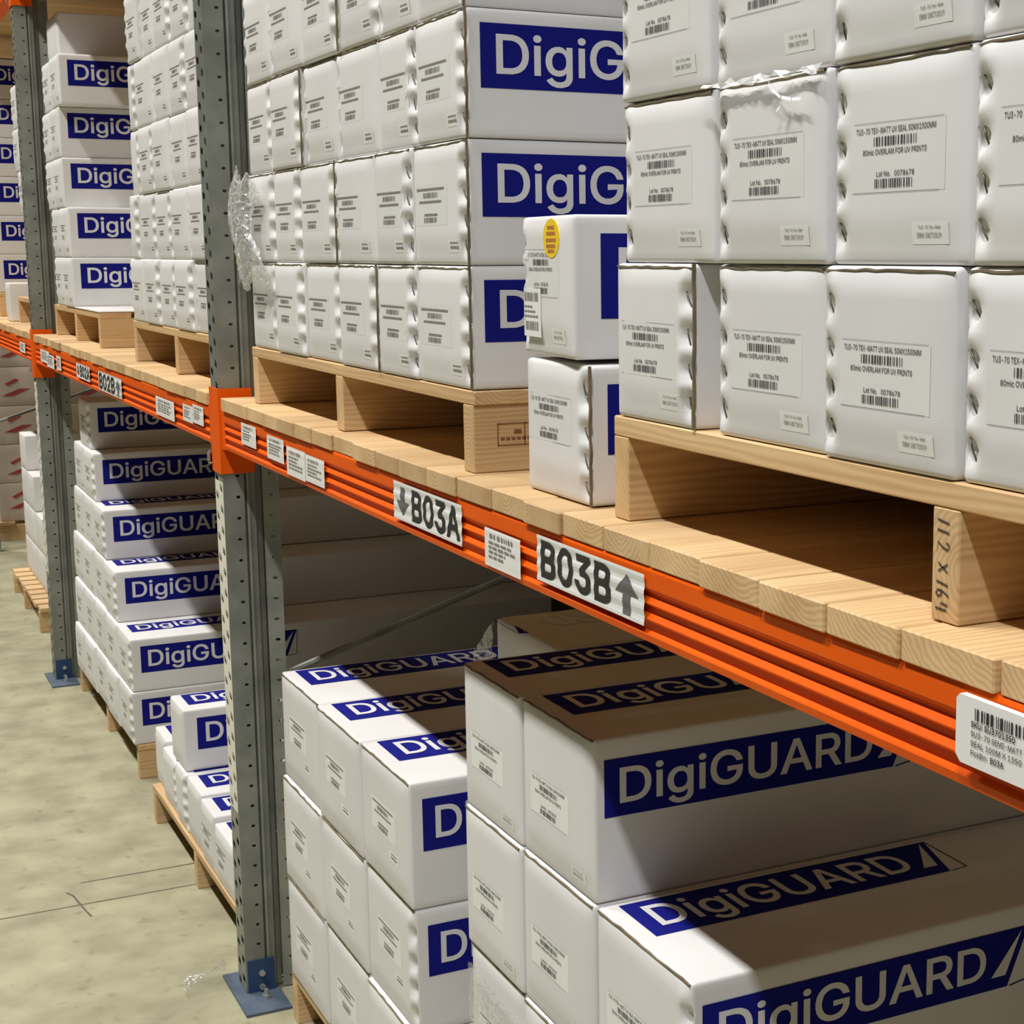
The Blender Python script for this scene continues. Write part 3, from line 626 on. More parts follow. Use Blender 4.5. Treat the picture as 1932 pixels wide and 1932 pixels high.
def column_mesh(height):
    mb = MB(); n = int(height / PITCH_H)
    z0 = 0.166 - 0.5 * PITCH_H - 3 * PITCH_H
    # front web, two columns of slots
    holes_strip(mb, lambda u, v: (-PW + u, 0, v), PW / 2, z0, n, PITCH_H, SLOT, PW / 4, 0.30)
    holes_strip(mb, lambda u, v: (-PW / 2 + u, 0, v), PW / 2, z0, n, PITCH_H, SLOT, PW / 4, 0.70)
    z1 = z0 + n * PITCH_H
    for sgn, xs in ((1, 0.0), (-1, -PW)):
        # side with round bolt holes
        holes_strip(mb, (lambda u, v: (xs, u, v)), 0.044, z0, n, PITCH_H, ROUND, 0.031, 0.5)
        prof = [(0, 0.044), (-0.010, 0.0455), (-0.010, 0.048), (-0.003, 0.050), (0.0, 0.054), (-0.002, 0.060), (-0.003, 0.068), (-0.024, 0.071), (-0.024, 0.086)]
        P = [(xs + sgn * a, b) for a, b in prof]
        for (ax, ay), (bx, by) in zip(P, P[1:]): mb.quad((ax, ay, z0), (bx, by, z0), (bx, by, z1), (ax, ay, z1))
        # rear lip with notches
        holes_strip(mb, (lambda u, v: (xs - sgn * 0.010 + sgn * u * 0.25, 0.086 + u, v)), 0.034, z0, n, PITCH_H,
                    [(a * 1.3, b) for a, b in ROUND], 0.019, 0.5)
    return mb
def glare_strip_mesh():  # bright reflection on the galvanised front web, put in as a cream sheet
    mb = MB(); z0 = 0.42 + 0.0116; n = 16
    slot = [(u * 1.05, v * 1.0) for u, v in SLOT]
    holes_strip(mb, lambda u, v: (-PW + u, -0.0005, v), PW / 2, z0, n, PITCH_H, slot, PW / 4, 0.30)
    holes_strip(mb, lambda u, v: (-PW / 2 + u, -0.0005, v), PW / 2, z0, n, PITCH_H, slot, PW / 4, 0.70)
    return mb
def foot_mesh():
    mb = MB()
    for x in (0.0012, -PW - 0.0042): mb.box(x, x + 0.003, 0.004, 0.064, 0.007, 0.083)
    return mb
def hexbolt(mb, c, axis, r, l):
    hx = [(r * math.cos(t), r * math.sin(t)) for t in [math.pi / 3 * k for k in range(6)]]
    if axis == 'X': mb.prism(hx, lambda u, v, h: (c[0] + h, c[1] + u, c[2] + v), 0, l)
    else: mb.prism(hx, lambda u, v, h: (c[0] + u, c[1] + v, c[2] + h), 0, l)
POST_H = 3.3
cm = column_mesh(POST_H).mesh('column', 'steel')
sm = glare_strip_mesh().mesh('front_glare_strip', 'cream')
pm_ = bevel_box(-0.125, 0.108, -0.026, 0.075, 0.0, 0.007, 0.001).mesh('base_plate', 'plate')
fm = foot_mesh().mesh('foot_plate', 'shoe')
b1 = MB(); hexbolt(b1, (0.0042, 0, 0), 'X', 0.0075, 0.006); b1 = b1.mesh('bolt', 'bolt')
b2 = MB(); hexbolt(b2, (0, 0, 0), 'Z', 0.010, 0.007); b2.tube([(0, 0, 0.006), (0, 0, 0.020)], 0.005, 8); b2 = b2.mesh('anchor_bolt', 'bolt')
br = MB(); br.tube([(-0.045, 0.10, 0.715), (-0.045, 1.02, 1.007)], 0.0085, 8); br = br.mesh('brace', 'steel')
br2 = MB(); br2.tube([(-0.045, 1.02, 1.04), (-0.045, 0.10, 1.36)], 0.0085, 8); br2 = br2.mesh('brace', 'steel')
rp = MB()
for a in (0.0, -PW): rp.box(a - 0.001, a + 0.001, 1.02, 1.12, 0, POST_H)
rp.box(-PW, 0, 1.119, 1.121, 0, POST_H); rp = rp.mesh('rear_column', 'steel')
FRAMES = ((0.0, 'galvanised upright with blue foot and cream-painted front glare, right of the two'),
          (-3.123, 'galvanised upright with blue foot further back, left of the two tall ones'),
          (-6.246, 'far upright with blue foot just showing at the left picture edge'))
for fx, lab in FRAMES:
    t = thing('upright_frame', lab, 'rack upright', (fx, 0, 0), 0, 'upright frames of the pallet rack')
    obj('column', cm, t)
    s_ = obj('front_glare_strip', sm, t); s_['label'] = 'glare on the slotted front face, put in as a cream strip'
    f_ = obj('foot_bracket', fm, t); f_['label'] = 'blue painted steel foot'; obj('base_plate', pm_, t)
    obj('bolt', b1, f_, (0, 0.035, 0.051)); obj('bolt', b1, f_, (0, 0.035, 0.018))
    obj('anchor_bolt', b2, f_, (0.040, 0.035, 0.007))
    obj('brace', br, t); obj('brace', br2, t); obj('rear_column', rp, t)

# ------------------------------------------------------------------ beams with their end connectors and labels
def beam_mesh(L):
    prof = [(0.005, 0.0), (0.001, 0.0025), (0.0, 0.0100), (0.0012, 0.0118), (0.0055, 0.0138), (0.0055, 0.0220), (0.0045, 0.0240), (0.0002, 0.0262), (0.0002, 0.0275), (0.0058, 0.0345), (0.0060, 0.0395),
            (0.0048, 0.0412), (0.0002, 0.0435), (0.0002, 0.0448), (0.0058, 0.0520), (0.0058, 0.0545), (0.0030, 0.0570), (0.0008, 0.0590), (0.0, 0.0610), (0.0, 0.0795), (0.0012, 0.0825), (0.004, 0.0845), (0.05, 0.0845), (0.05, 0.0)]
    return MB().prism(prof, lambda u, v, h: (h, u, v), 0, L)
def connector_mesh(sgn):
    """L-shaped end plate hooked on the upright: on its front face and on its side"""
    mb = MB()
    if sgn > 0:
        mb.box(-PW / 2 - 0.001, 0.004, -0.004, -0.0013, -0.055, 0.128)
        mb.box(0.0012, 0.004, -0.0013, 0.068, -0.055, 0.128)
        mb.box(0.004, 0.034, 0.001, 0.05, 0.0, 0.084)
    else:
        mb.box(-PW - 0.004, -PW / 2 - 0.001, -0.004, -0.0013, -0.055, 0.128)
        mb.box(-PW - 0.004, -PW - 0.0012, -0.0013, 0.068, -0.055, 0.128)
        mb.box(-PW - 0.034, -PW - 0.004, 0.001, 0.05, 0.0, 0.084)
    return mb
conL = connector_mesh(1).mesh('end_connector', 'orange'); conR = connector_mesh(-1).mesh('end_connector', 'orange')
pin = MB(); pin.tube([(-PW - 0.007, -0.006, -0.040), (-PW - 0.007, -0.010, -0.034), (-PW - 0.007, -0.010, -0.020), (-PW - 0.007, -0.006, -0.012)], 0.004, 6); pin = pin.mesh('locking_pin', 'bolt')
ZB = 1.2475
def beam(fx0, fx1, z, label, right_end=True):
    x0, x1 = fx0 + 0.034, fx1 - PW - 0.034
    t = thing('rack_beam', label, 'rack beam', (fx0, 0, z), 0, 'orange beams of the pallet rack')
    obj('beam_profile', cached(('beam', round(x1 - x0, 3)), lambda: beam_mesh(x1 - x0).mesh('beam_profile', 'orange')), t, (0.034, 0, 0))
    c = obj('end_connector', conL, t, (0, 0, 0))
    if right_end:
        c = obj('end_connector', conR, t, (fx1 - fx0, 0, 0))
        obj('locking_pin', pin, c)
    return t
BEAM = {}
BEAM['near'] = beam(0.0, 3.123, ZB, 'orange rack beam nearest the camera, carrying two large bin signs')
BEAM['mid'] = beam(-3.123, 0.0, ZB, 'orange rack beam between the two tall uprights, with small paper labels')
BEAM['far'] = beam(-6.246, -3.123, ZB, 'short visible orange rack beam left of the far upright at waist height')
UP = 1.373
beam(-6.246, -3.123, ZB + UP, 'orange rack beam at the top left picture corner, above the far upright head')
beam(-3.123, 0.0, ZB + UP, 'orange rack beam of the upper level, above the stacks between both tall uprights')

def bin_label(bm, xw0, xw1, zw0, zw1, kind, tilt=0.0, mat='paperw', lab=None):
    """a sticker on the front of a beam; xw, zw are world positions"""
    p = BEAM[bm]; ox, oz = p.location.x, p.location.z
    w, h = xw1 - xw0, zw1 - zw0
    mb = MB()
    # the vinyl follows the ridges of the beam a little
    n = 16
    ridge = lambda v: -0.0022 + 0.0005 * math.cos((zw0 + v * h - ZB - 0.029) / 0.0172 * 2 * math.pi) * (1 if kind == 'sign' else 0.15) + (0.0004 if zw0 + v * h > ZB + 0.058 else 0)
    fn0 = lambda u, v: (xw0 - ox + u, ridge(v / h), zw0 - oz + v + tilt * u)
    for i in range(n): rect(mb, 0, w, h * i / n, h * (i + 1) / n, fn0)
    if kind == 'card':                                   # stiff card standing off the beam
        fn0 = lambda u, v: (xw0 - ox + u, -0.0075, zw0 - oz + v + tilt * u)
        c = 0.006
        mb = MB().prism([(0, c), (c, 0), (w, 0), (w, h), (0.004, h), (0, h - 0.004)], lambda u, v, q: (xw0 - ox + u, q, zw0 - oz + v), -0.0074, -0.001)
    o = obj('bin_label', mb.mesh('bin_label', mat), p)
    if lab: o['label'] = lab
    fn = lambda u, v: (fn0(u, v)[0], fn0(u, v)[1] - 0.0006, fn0(u, v)[2])
    return o, fn, w, h
def sliced(mb, levels):
    import bmesh
    bm_ = bmesh.new(); bv = [bm_.verts.new(v) for v in mb.v]
    for f in mb.f:
        try: bm_.faces.new([bv[i] for i in f])
        except ValueError: pass
    for z in levels:
        bmesh.ops.bisect_plane(bm_, geom=bm_.verts[:] + bm_.edges[:] + bm_.faces[:], plane_co=(0, 0, z), plane_no=(0, 0, 1))
    bm_.verts.index_update()
    out = MB().add([v.co[:] for v in bm_.verts], [tuple(v.index for v in f.verts) for f in bm_.faces]); bm_.free()
    return out
def sign(bm, x0, x1, z0, z1, word, up, label):
    o, fn, w, h = bin_label(bm, x0, x1, z0, z1, 'sign', mat='plastic', lab=label)
    t = MB(); a = MB()
    cap = h * 0.74; base = h * 0.14; tw = w * 0.70
    u0 = w * 0.03 if up else w * 0.275
    for i, cch in enumerate(word):                       # letter by letter, finely cut so that they follow the vinyl
        text(t, cch, u0 + tw * i / 4, base, cap, lambda u, v: (u, 0, v), FONT_SIGN, tw / 4 * 0.98)
    ac = w * 0.855 if up else w * 0.145
    aw = w * 0.10
    P = [(-0.33, 0), (0.33, 0), (0.33, 0.5), (1, 0.5), (0, 1), (-1, 0.5), (-0.33, 0.5)]
    if not up: P = [(-u, 1 - v) for u, v in P]
    Q = [(ac + u * aw, 0, h * (0.08 if up else 0.14) + v * h * (0.80 if up else 0.74)) for u, v in P]
    a.add(Q, [(0, 1, 2, 6), (3, 4, 5)])
    lv = [h * i / 16 for i in range(1, 16)]
    t, a = sliced(t, lv), sliced(a, lv)
    t.v = [fn(p[0], p[2]) for p in t.v]; a.v = [fn(p[0], p[2]) for p in a.v]
    obj('lettering', t.mesh('lettering', 'ink'), o)
    obj('arrow', a.mesh('arrow', 'arrow'), o)
def small(bm, x0, x1, z0, z1, seed, kind='paper', tilt=0.0):
    o, fn, w, h = bin_label(bm, x0, x1, z0, z1, 'flat', tilt, lab='small white paper label with a barcode and lines of print')
    t = MB(); r = random.Random(seed)
    barcode(t, w * 0.15, w * 0.80, h * 0.76, h * 0.88, fn, seed, 24)
    v = 0.62
    while v > 0.2:
        q = 0.12
        e = r.uniform(0.55, 0.88)
        while q < e:
            k = r.uniform(0.08, 0.16); rect(t, w * q, w * min(q + k, e), h * v, h * (v + 0.06), fn); q += k + 0.03
        v -= 0.125
    obj('label_print', t.mesh('label_print', 'greyink'), o)
sign('near', 1.166, 1.455, 1.2655, 1.3225, 'B03A', False, 'white sign reading B03A with a down arrow')
sign('near', 1.713, 2.001, 1.2665, 1.3225, 'B03B', True, 'white sign reading B03B with an up arrow')
sign('mid', -1.605, -1.205, 1.258, 1.3155, 'B02B', True, 'white sign with dark characters and an arrow')
sign('mid', -2.045, -1.77, 1.268, 1.314, 'B02A', False, 'small white sign with dark characters and an arrow')
small('near', 0.197, 0.318, 1.279, 1.3225, 1); small('near', 0.404, 0.527, 1.273, 1.318, 2)
small('near', 0.547, 0.672, 1.258, 1.311, 3); small('near', 0.674, 0.793, 1.261, 1.309, 4)
small('near', 1.5395, 1.660, 1.256, 1.306, 5)
small('mid', -0.71, -0.48, 1.261, 1.308, 6); small('mid', -0.378, -0.27, 1.276, 1.315, 7); small('mid', -0.268, -0.156, 1.280, 1.3225, 8)
small('mid', -2.935, -2.70, 1.268, 1.313, 9); small('mid', -2.76, -2.57, 1.258, 1.305, 10); small('mid', -2.51, -2.40, 1.262, 1.311, 11)
small('far', -3.58, -3.40, 1.270, 1.310, 12)
o, fn, w, h = bin_label('near', 2.543, 2.700, 1.2715, 1.3255, 'card', mat='paperw', lab='white card with a stock code, lifted off the beam')
t = MB()
barcode(t, 0.0235, 0.098, h - 0.0165, h - 0.0072, fn, 21, 60)
text(t, 'SKU: SU3701350', 0.019, h - 0.0222, 0.0043, fn, FONT_TEXT_BOLD, 0.052)
obj('barcode_print', t.mesh('barcode_print', 'ink'), o)
t = MB()
text(t, 'SU3-70 SEMI-MATT', 0.019, h - 0.0296, 0.0042, fn, FONT_TEXT, 0.060)
text(t, 'SEAL 100M X 1350', 0.019, h - 0.0372, 0.0042, fn, FONT_TEXT, 0.060)
text(t, 'PickBin: ', 0.019, h - 0.0448, 0.0042, fn, FONT_TEXT, 0.022)
text(t, 'B03A', 0.0425, h - 0.0450, 0.0045, fn, FONT_TEXT_BOLD, 0.016)
obj('label_print', t.mesh('label_print', 'print'), o)

# ------------------------------------------------------------------ plank decks on the beams
ZD = 1.36
def deck(x0, x1, z, label, seams=None, n=None):
    t = thing('plank_deck', label, 'shelf deck', (x0, 0, z), 0, 'plank decks of the pallet rack')
    if seams is None: seams = [x0 + (x1 - x0) * i / n for i in range(n + 1)]
    for a, b in zip(seams, seams[1:]):
        jz = random.uniform(-0.0012, 0)
        w = round(b - a - random.uniform(0.0015, 0.0035), 4)
        me = bevel_box(0, w, 0, 1.12, 0, 0.028 + jz, 0.0016).mesh('plank', 'woodY')
        obj('plank', me, t, (a - x0, random.uniform(-0.004, 0.003) - 0.002, -0.0283))
    return t
deck(0.036, 3.03, ZD, 'deck of thick pine planks on the near orange beam, carrying two laden pallets',
     [0.036, 0.144, 0.259, 0.377, 0.502, 0.619, 0.725, 0.844, 0.972, 1.087, 1.205, 1.322, 1.44, 1.564, 1.676, 1.787, 1.897, 2.01, 2.125, 2.242, 2.355, 2.463, 2.584, 2.70, 2.81, 2.92, 3.03])
deck(-3.088, -0.112, ZD, 'deck of pine planks on the orange beam between the two tall uprights', n=26)
deck(-6.2, -3.235, ZD, 'deck of pine planks at waist height left of the far upright', n=26)
deck(-3.088, -0.112, ZD + UP, 'dark underside of plank deck above the stacks between both uprights', n=26)
deck(-6.2, -3.235, ZD + UP, 'plank deck underside at the top left, left of the far upright', n=26)

# ------------------------------------------------------------------ right-hand shelf pallet
P3Y = 0.037
pr, bearers = pallet(1.850, 3.02, P3Y, ZD, 0.095, 0.0225, (1.850, 2.449, 2.98), 'pine pallet nearest the camera, on the planks under the right stack of cartons', 'pallets on the shelf', bw=0.036, depth=1.06)
# handwritten size on the end of its middle bearer, and splintered end of the top slat
def strokes(lines, fn, wd):
    mb = MB()
    for ln in lines:
        for (u0, v0), (u1, v1) in zip(ln, ln[1:]):
            d = Vector((u1 - u0, v1 - v0)); d = d.normalized() * wd if d.length else d
            nx, ny = -d.y, d.x
            mb.quad(fn(u0 - nx - d.x * .4, v0 - ny - d.y * .4), fn(u1 - nx + d.x * .4, v1 - ny + d.y * .4), fn(u1 + nx + d.x * .4, v1 + ny + d.y * .4), fn(u0 + nx - d.x * .4, v0 + ny - d.y * .4))
    return mb
# written along the bearer end, read from the top down: u runs down, v runs to the right
W_ = [[(0.0, 0.1), (0.03, 0.95)], [(0.11, 0.1), (0.13, 0.95)],
      [(0.24, 0.75), (0.25, 0.95), (0.28, 1.0), (0.31, 0.85), (0.29, 0.5), (0.24, 0.15), (0.34, 0.1)],
      [(0.46, 0.9), (0.55, 0.2)], [(0.46, 0.2), (0.55, 0.9)],
      [(0.66, 0.1), (0.69, 0.95)],
      [(0.80, 1.0), (0.755, 0.55), (0.75, 0.2), (0.79, 0.05), (0.82, 0.25), (0.79, 0.5), (0.755, 0.4)],
      [(0.90, 0.95), (0.885, 0.45), (0.985, 0.4)], [(0.955, 0.85), (0.95, 0.05)]]
mk = strokes(W_, lambda u, v: (-0.012 + 0.018 * v, -0.0006, 0.085 - 0.078 * u), 0.011)
o = obj('handwriting', mk.mesh('handwriting', 'pencil'), bearers[1]); o['label'] = 'handwritten size in dark marker'
G3 = 'cartons on the right shelf pallet'
TH = 0.1715
tiers3 = [[(1.858, 2.043, 'R'), (2.083, 2.284, 'L'), (2.284, 2.480, 'L'), (2.481, 2.685, 'L')],
          [(1.873, 2.079, 'L'), (2.091, 2.290, 'L'), (2.291, 2.488, 'L'), (2.489, 2.690, 'L')],
          [(1.876, 2.078, 'L'), (2.080, 2.288, 'L'), (2.289, 2.488, 'L'), (2.489, 2.695, 'L')]]
ROW3 = ['bottom', 'middle', 'top']
for r_, row in enumerate(tiers3):
    z = ZD + 0.1175 + 0.0005 + TH * r_
    for c_, (a, b, pk) in enumerate(row):
        yj = [0.0, 0.003, -0.002, 0.002][(c_ + r_) % 4]
        carton(a, b, P3Y + yj, z, z + TH, 1.0, f'white stapled carton, {NTH[c_]} from left in {ROW3[r_]} row on the right shelf pallet', G3,
               pk, 2, lab=((0.016 if pk == 'R' else 0.034), 0.050 if r_ == 0 else 0.060), staples=4, seed=10 * r_ + c_, flap=(r_ == 0 and c_ == 0), topflap=True, bulge=0.0042)

# ------------------------------------------------------------------ middle shelf pallet
P2Y = 0.030
pr, bearers = pallet(0.181, 1.425, P2Y, ZD, 0.094, 0.0195, (0.187, 0.770, 1.384), 'pine pallet on the planks right of the near upright, with a stamped block end', 'pallets on the shelf', bw=0.039, depth=1.06)
st_ = MB()
fx = lambda u, v: (0.0201, u, v)
for u0, u1, v0, v1 in ((0.035, 0.150, 0.066, 0.0675), (0.035, 0.150, 0.036, 0.0375), (0.035, 0.0365, 0.036, 0.0675), (0.075, 0.0765, 0.036, 0.0675), (0.149, 0.1505, 0.036, 0.0675)):
    st_.box(0.0193, 0.0201, u0, u1, v0, v1)
for k in range(9): st_.box(0.0193, 0.0201, 0.040 + k * 0.008, 0.0455 + k * 0.008, 0.0435, 0.0475)
st_.box(0.0193, 0.0201, 0.060, 0.071, 0.052, 0.058)
o = obj('ink_stamp', st_.mesh('ink_stamp', 'brown'), bearers[2]); o['label'] = 'rectangular brown ink stamp'
G2 = 'cartons on the middle shelf pallet'
tiers2 = [[0.195, 0.397, 0.598, 0.812, 1.024, 1.206, 1.424], [0.203, 0.408, 0.591, 0.810, 1.026, 1.201, 1.424],
          [0.215, 0.410, 0.624, 0.824, 1.045, 1.222, 1.427], [0.227, 0.431, 0.650, 0.862, 1.060, 1.240, 1.424]]
ROW2 = ['bottom', 'second', 'third', 'top']
PK2 = ['RRRRRR', 'RRRLRR', 'RRLLRR', 'LLRRLR']
for r_, E in enumerate(tiers2):
    z = ZD + 0.1135 + 0.001 + 0.1692 * r_
    for c_, (a, b) in enumerate(zip(E, E[1:])):
        last = c_ == 5
        yj = random.Random(r_ * 10 + c_).uniform(-0.004, 0.004)
        carton(a, b, P2Y + (0 if last else yj), z, z + 0.1692, 1.0,
               (f'white carton with blue printed side, right end of {ROW2[r_]} row on the middle shelf pallet' if last else
                f'white carton, {NTH[c_]} from left in {ROW2[r_]} row on the middle shelf pallet'), G2,
               PK2[r_][c_], 1, band=last, seed=r_ * 6 + c_, lab=(0.020, 0.055), staples=4 if c_ > 3 else 0, bandoff=(0.020, 0.019), bhh=0.0845, flap=last or (r_, c_) in ((0, 2), (0, 3), (1, 3), (2, 0), (2, 1), (3, 2)), topflap=True)

# ------------------------------------------------------------------ the two loose cartons between the shelf pallets
GP = 'loose cartons between the shelf pallets'
lo = carton(1.583, 1.779, 0.042, ZD + 0.0005, ZD + 0.169, 0.72, 'white carton standing directly on the planks, lower of the two loose ones', GP, 'R', 2, band=True, seed=31,
            lab=(0.016, 0.068), stk=False, staples=5, stz=[0.022, 0.055, 0.088, 0.128, 0.144], flap=True, bandoff=(0.022, 0.022))
up_ = carton(1.562, 1.758, 0.040, ZD + 0.1745, ZD + 0.1745 + 0.171, 0.72, 'white carton with a yellow oval sticker, upper of the two loose ones', GP, 'L', 2, band=True, seed=33,
             lab=(0.022, 0.072), staples=4, rz=math.radians(-5.0), bandoff=(0.034, 0.022), bhh=0.100)
# yellow oval sticker and the extra despatch label on the upper one
s = MB(); n = 18
s.prism([(0.030 * math.cos(2 * math.pi * k / n), 0.0235 * math.sin(2 * math.pi * k / n)) for k in range(n)], lambda u, v, q: (0.030 + u, q, 0.143 + v), -0.0050, -0.0036)
y_ = obj('round_sticker', s.mesh('round_sticker', 'yellow'), up_); y_['label'] = 'yellow oval sticker with orange print'
s = MB()
for v, hw in ((0.156, 0.012), (0.149, 0.016), (0.141, 0.018), (0.134, 0.017), (0.128, 0.012)):
    q = -hw
    while q < hw:
        s.box(0.030 + q, 0.030 + min(q + 0.007, hw), -0.0054, -0.0050, v - 0.002, v + 0.002); q += 0.0085
obj('sticker_print', s.mesh('sticker_print', 'rust'), y_)
s = MB().box(-0.078, -0.012, -0.0054, -0.0048, 0.022, 0.082)
d_ = obj('despatch_label', s.mesh('despatch_label', 'paperw'), up_); d_['label'] = 'white despatch label with two barcodes'
s = MB(); fn = lambda u, v: (u + 0.003, -0.0058, v)
barcode(s, -0.078, -0.024, 0.066, 0.077, fn, 5, 40); barcode(s, -0.074, -0.022, 0.030, 0.041, fn, 6, 40)
for k in range(3):
    for q in range(5 - k): rect(s, -0.078 + q * 0.011, -0.069 + q * 0.011, 0.046 + k * 0.006, 0.0485 + k * 0.006, fn)
obj('label_print', s.mesh('label_print', 'greyink'), d_)

# ------------------------------------------------------------------ shelf pallets of the bay between the uprights
P1Y = 0.055
pallet(-1.300, -0.20, P1Y, ZD, 0.094, 0.0195, (-1.296, -0.729, -0.24), 'pine pallet on the planks just left of the near upright', 'pallets on the shelf', depth=1.06)
G1 = 'cartons on the shelf pallet left of the near upright'
E1 = [[-1.285, -1.075, -0.870, -0.672, -0.466, -0.26], [-1.245, -1.128, -0.911, -0.700, -0.466, -0.26], [-1.215, -1.082, -0.876, -0.654, -0.452, -0.25],
      [-1.190, -1.092, -0.834, -0.634, -0.450, -0.25], [-1.150, -0.98, -0.80, -0.60, -0.40, -0.22]]
ROW1 = ['bottom', 'second', 'third', 'fourth', 'top']
for r_, E in enumerate(E1):
    z = ZD + 0.1135 + 0.001 + 0.1715 * r_
    for c_, (a, b) in enumerate(zip(E, E[1:])):
        yj = random.Random(99 + r_ * 10 + c_).uniform(-0.005, 0.005)
        narrow = b - a < 0.16
        carton(a, b, P1Y + yj, z, z + 0.1715, 0.9, f'white carton, {NTH[c_]} from left in {ROW1[r_]} row on pallet left of near upright', G1,
               'LRRRL'[(c_ + r_) % 5], 1, seed=r_ * 5 + c_, lab=None if narrow else (0.03, 0.055), stk=not narrow)
pallet(-3.040, -1.985, 0.070, ZD, 0.094, 0.0195, (-3.030, -2.535, -2.025), 'pine pallet on the planks just right of the far upright', 'pallets on the shelf', depth=1.06)
sh = obj('card_sheet', bevel_box(-2.50, -1.985, 0.068, 0.66, 0, 0.004, 0.001).mesh('card_sheet', 'card'), None, (0, 0, ZD + 0.1140))
tag(sh, 'flat white card sheet lying on the pallet right of the far upright', 'card sheet')
GA = 'blue banded cartons right of the far upright'
R1A = [-2.500, -2.505, -2.590, -2.600, -2.530]
for r_, xr in enumerate(R1A):
    z = ZD + 0.1135 + 0.001 + 0.1725 * r_
    carton(xr - 0.22, xr, 0.066, z, z + 0.1725, 0.95, f'white carton with blue band, {ROW1[r_]} of the stack right of the far upright', GA, 'L', 1, band=True, seed=r_,
           lab=(0.03, 0.06), bandoff=(0.028, 0.020), bhh=0.086)
    carton(xr - 0.44, xr - 0.222, 0.070, z, z + 0.1725, 0.95, f'plain white carton beside the far upright, left column, {ROW1[r_]} of its stack', GA, 'L', 1, seed=r_ + 1, lab=(0.03, 0.06))
z5 = ZD + 0.1145 + 0.1725 * 5
carton(-3.02, -2.74, 0.10, z5, z5 + 0.165, 0.9, 'plain white carton lying in shade on top of the far stack, under planks', GA, None, 1, lab=None, stk=False)

# ------------------------------------------------------------------ bay left of the far upright, shelf level
pallet(-4.30, -3.25, 0.080, ZD, 0.094, 0.0195, (-4.29, -3.80, -3.30), 'pine pallet on the planks left of the far upright, mostly hidden', 'pallets on the shelf', depth=1.06)
ROWC = ['bottom', 'second', 'third', 'fourth', 'fifth', 'top']
GE = 'plain cartons left of the far upright'
XE = [-3.80, -3.86, -3.98, -4.08, -4.06]
for r_, xl in enumerate(XE):
    z = ZD + 0.1145 + 0.176 * r_
    for c_ in range(2):
        carton(xl + 0.25 * c_, xl + 0.25 * (c_ + 1), 0.080 + 0.004 * c_, z, z + 0.176, 0.9, f'plain white carton left of the far upright, {ROW1[r_]} row, {("left", "right")[c_]} column', GE, 'L', 1, seed=r_ + c_, lab=(0.03, 0.06))
GF = 'blue banded cartons at the left picture edge'
pallet(-6.08, -5.06, 0.080, ZD, 0.094, 0.0195, (-6.07, -5.58, -5.10), 'pine pallet on the planks at the left picture edge', 'pallets on the shelf', depth=1.06)
for r_ in range(6):
    z = ZD + 0.1145 + 0.185 * r_
    carton(-5.36, -5.12, 0.085, z, z + 0.185, 0.95, f'white carton with blue band at the left picture edge, {ROWC[r_]} of its stack', GF, None, 1, band=True, lab=None, stk=False, bhh=0.09, bandoff=(0.03, 0.03))
carton(-4.52, -4.36, 0.055, ZD + 0.0005, ZD + 0.172, 0.25, 'small plain white carton standing on the planks at the left edge', 'plain cartons left of the far upright', None, 1, lab=None, stk=False)

# ------------------------------------------------------------------ floor level, near bay: left stack and right stack
PF = 0.094
def floor_pallet(x0, x1, y0, bearers, label, depth=1.06, bw=0.036, across=False):
    return pallet(x0, x1, y0, 0.0, PF, 0.0185, bearers, label, 'pallets on the floor', depth=depth, bw=bw, across=across)
floor_pallet(0.150, 1.10, 0.066, (0.153, 0.62, 1.05), 'pine pallet on the floor just right of the near upright foot')
ZF = PF + 0.0185 + 0.0005
GAf = 'cartons of the floor stack right of the near upright'
EA = [0.165, 0.453, 0.736, 1.006]
ROWA = ['bottom', 'middle', 'top']
HA = (0.787 - ZF) / 3
for r_ in range(3):
    for c_ in range(3):
        yj = [0.0, 0.004, -0.002][(c_ + 2 * r_) % 3]
        carton(EA[c_], EA[c_ + 1], 0.062 + yj, ZF + HA * r_, ZF + HA * (r_ + 1), 1.0, f'white carton, {("left", "middle", "right")[c_]} column, {ROWA[r_]} row of floor stack right of near upright', GAf,
               'R' if r_ < 2 and c_ == 2 else None, 1, band=c_ == 2, top=r_ == 2, lab=(0.068, 0.092 if r_ else 0.085), seed=r_ * 3 + c_, paper='paperw', bulge=0.004, bandoff=(0.022, 0.030), bhh=0.092, tophh=0.128, topflap=True, stkpos=(0.030, 0.058))
# carton turned end for end and upside down, lying at the back of this stack
rv = carton(0.905, 1.166, 0.262, 0.7885, 1.030, 0.75, 'carton turned end for end, lying in shade at the back of the left floor stack', GAf, None, 1, lab=None, stk=False)
add_band(rv, lambda u, v, l: (-0.1235 + v, 0.488 - u, 0.2400 + l), 0.128)

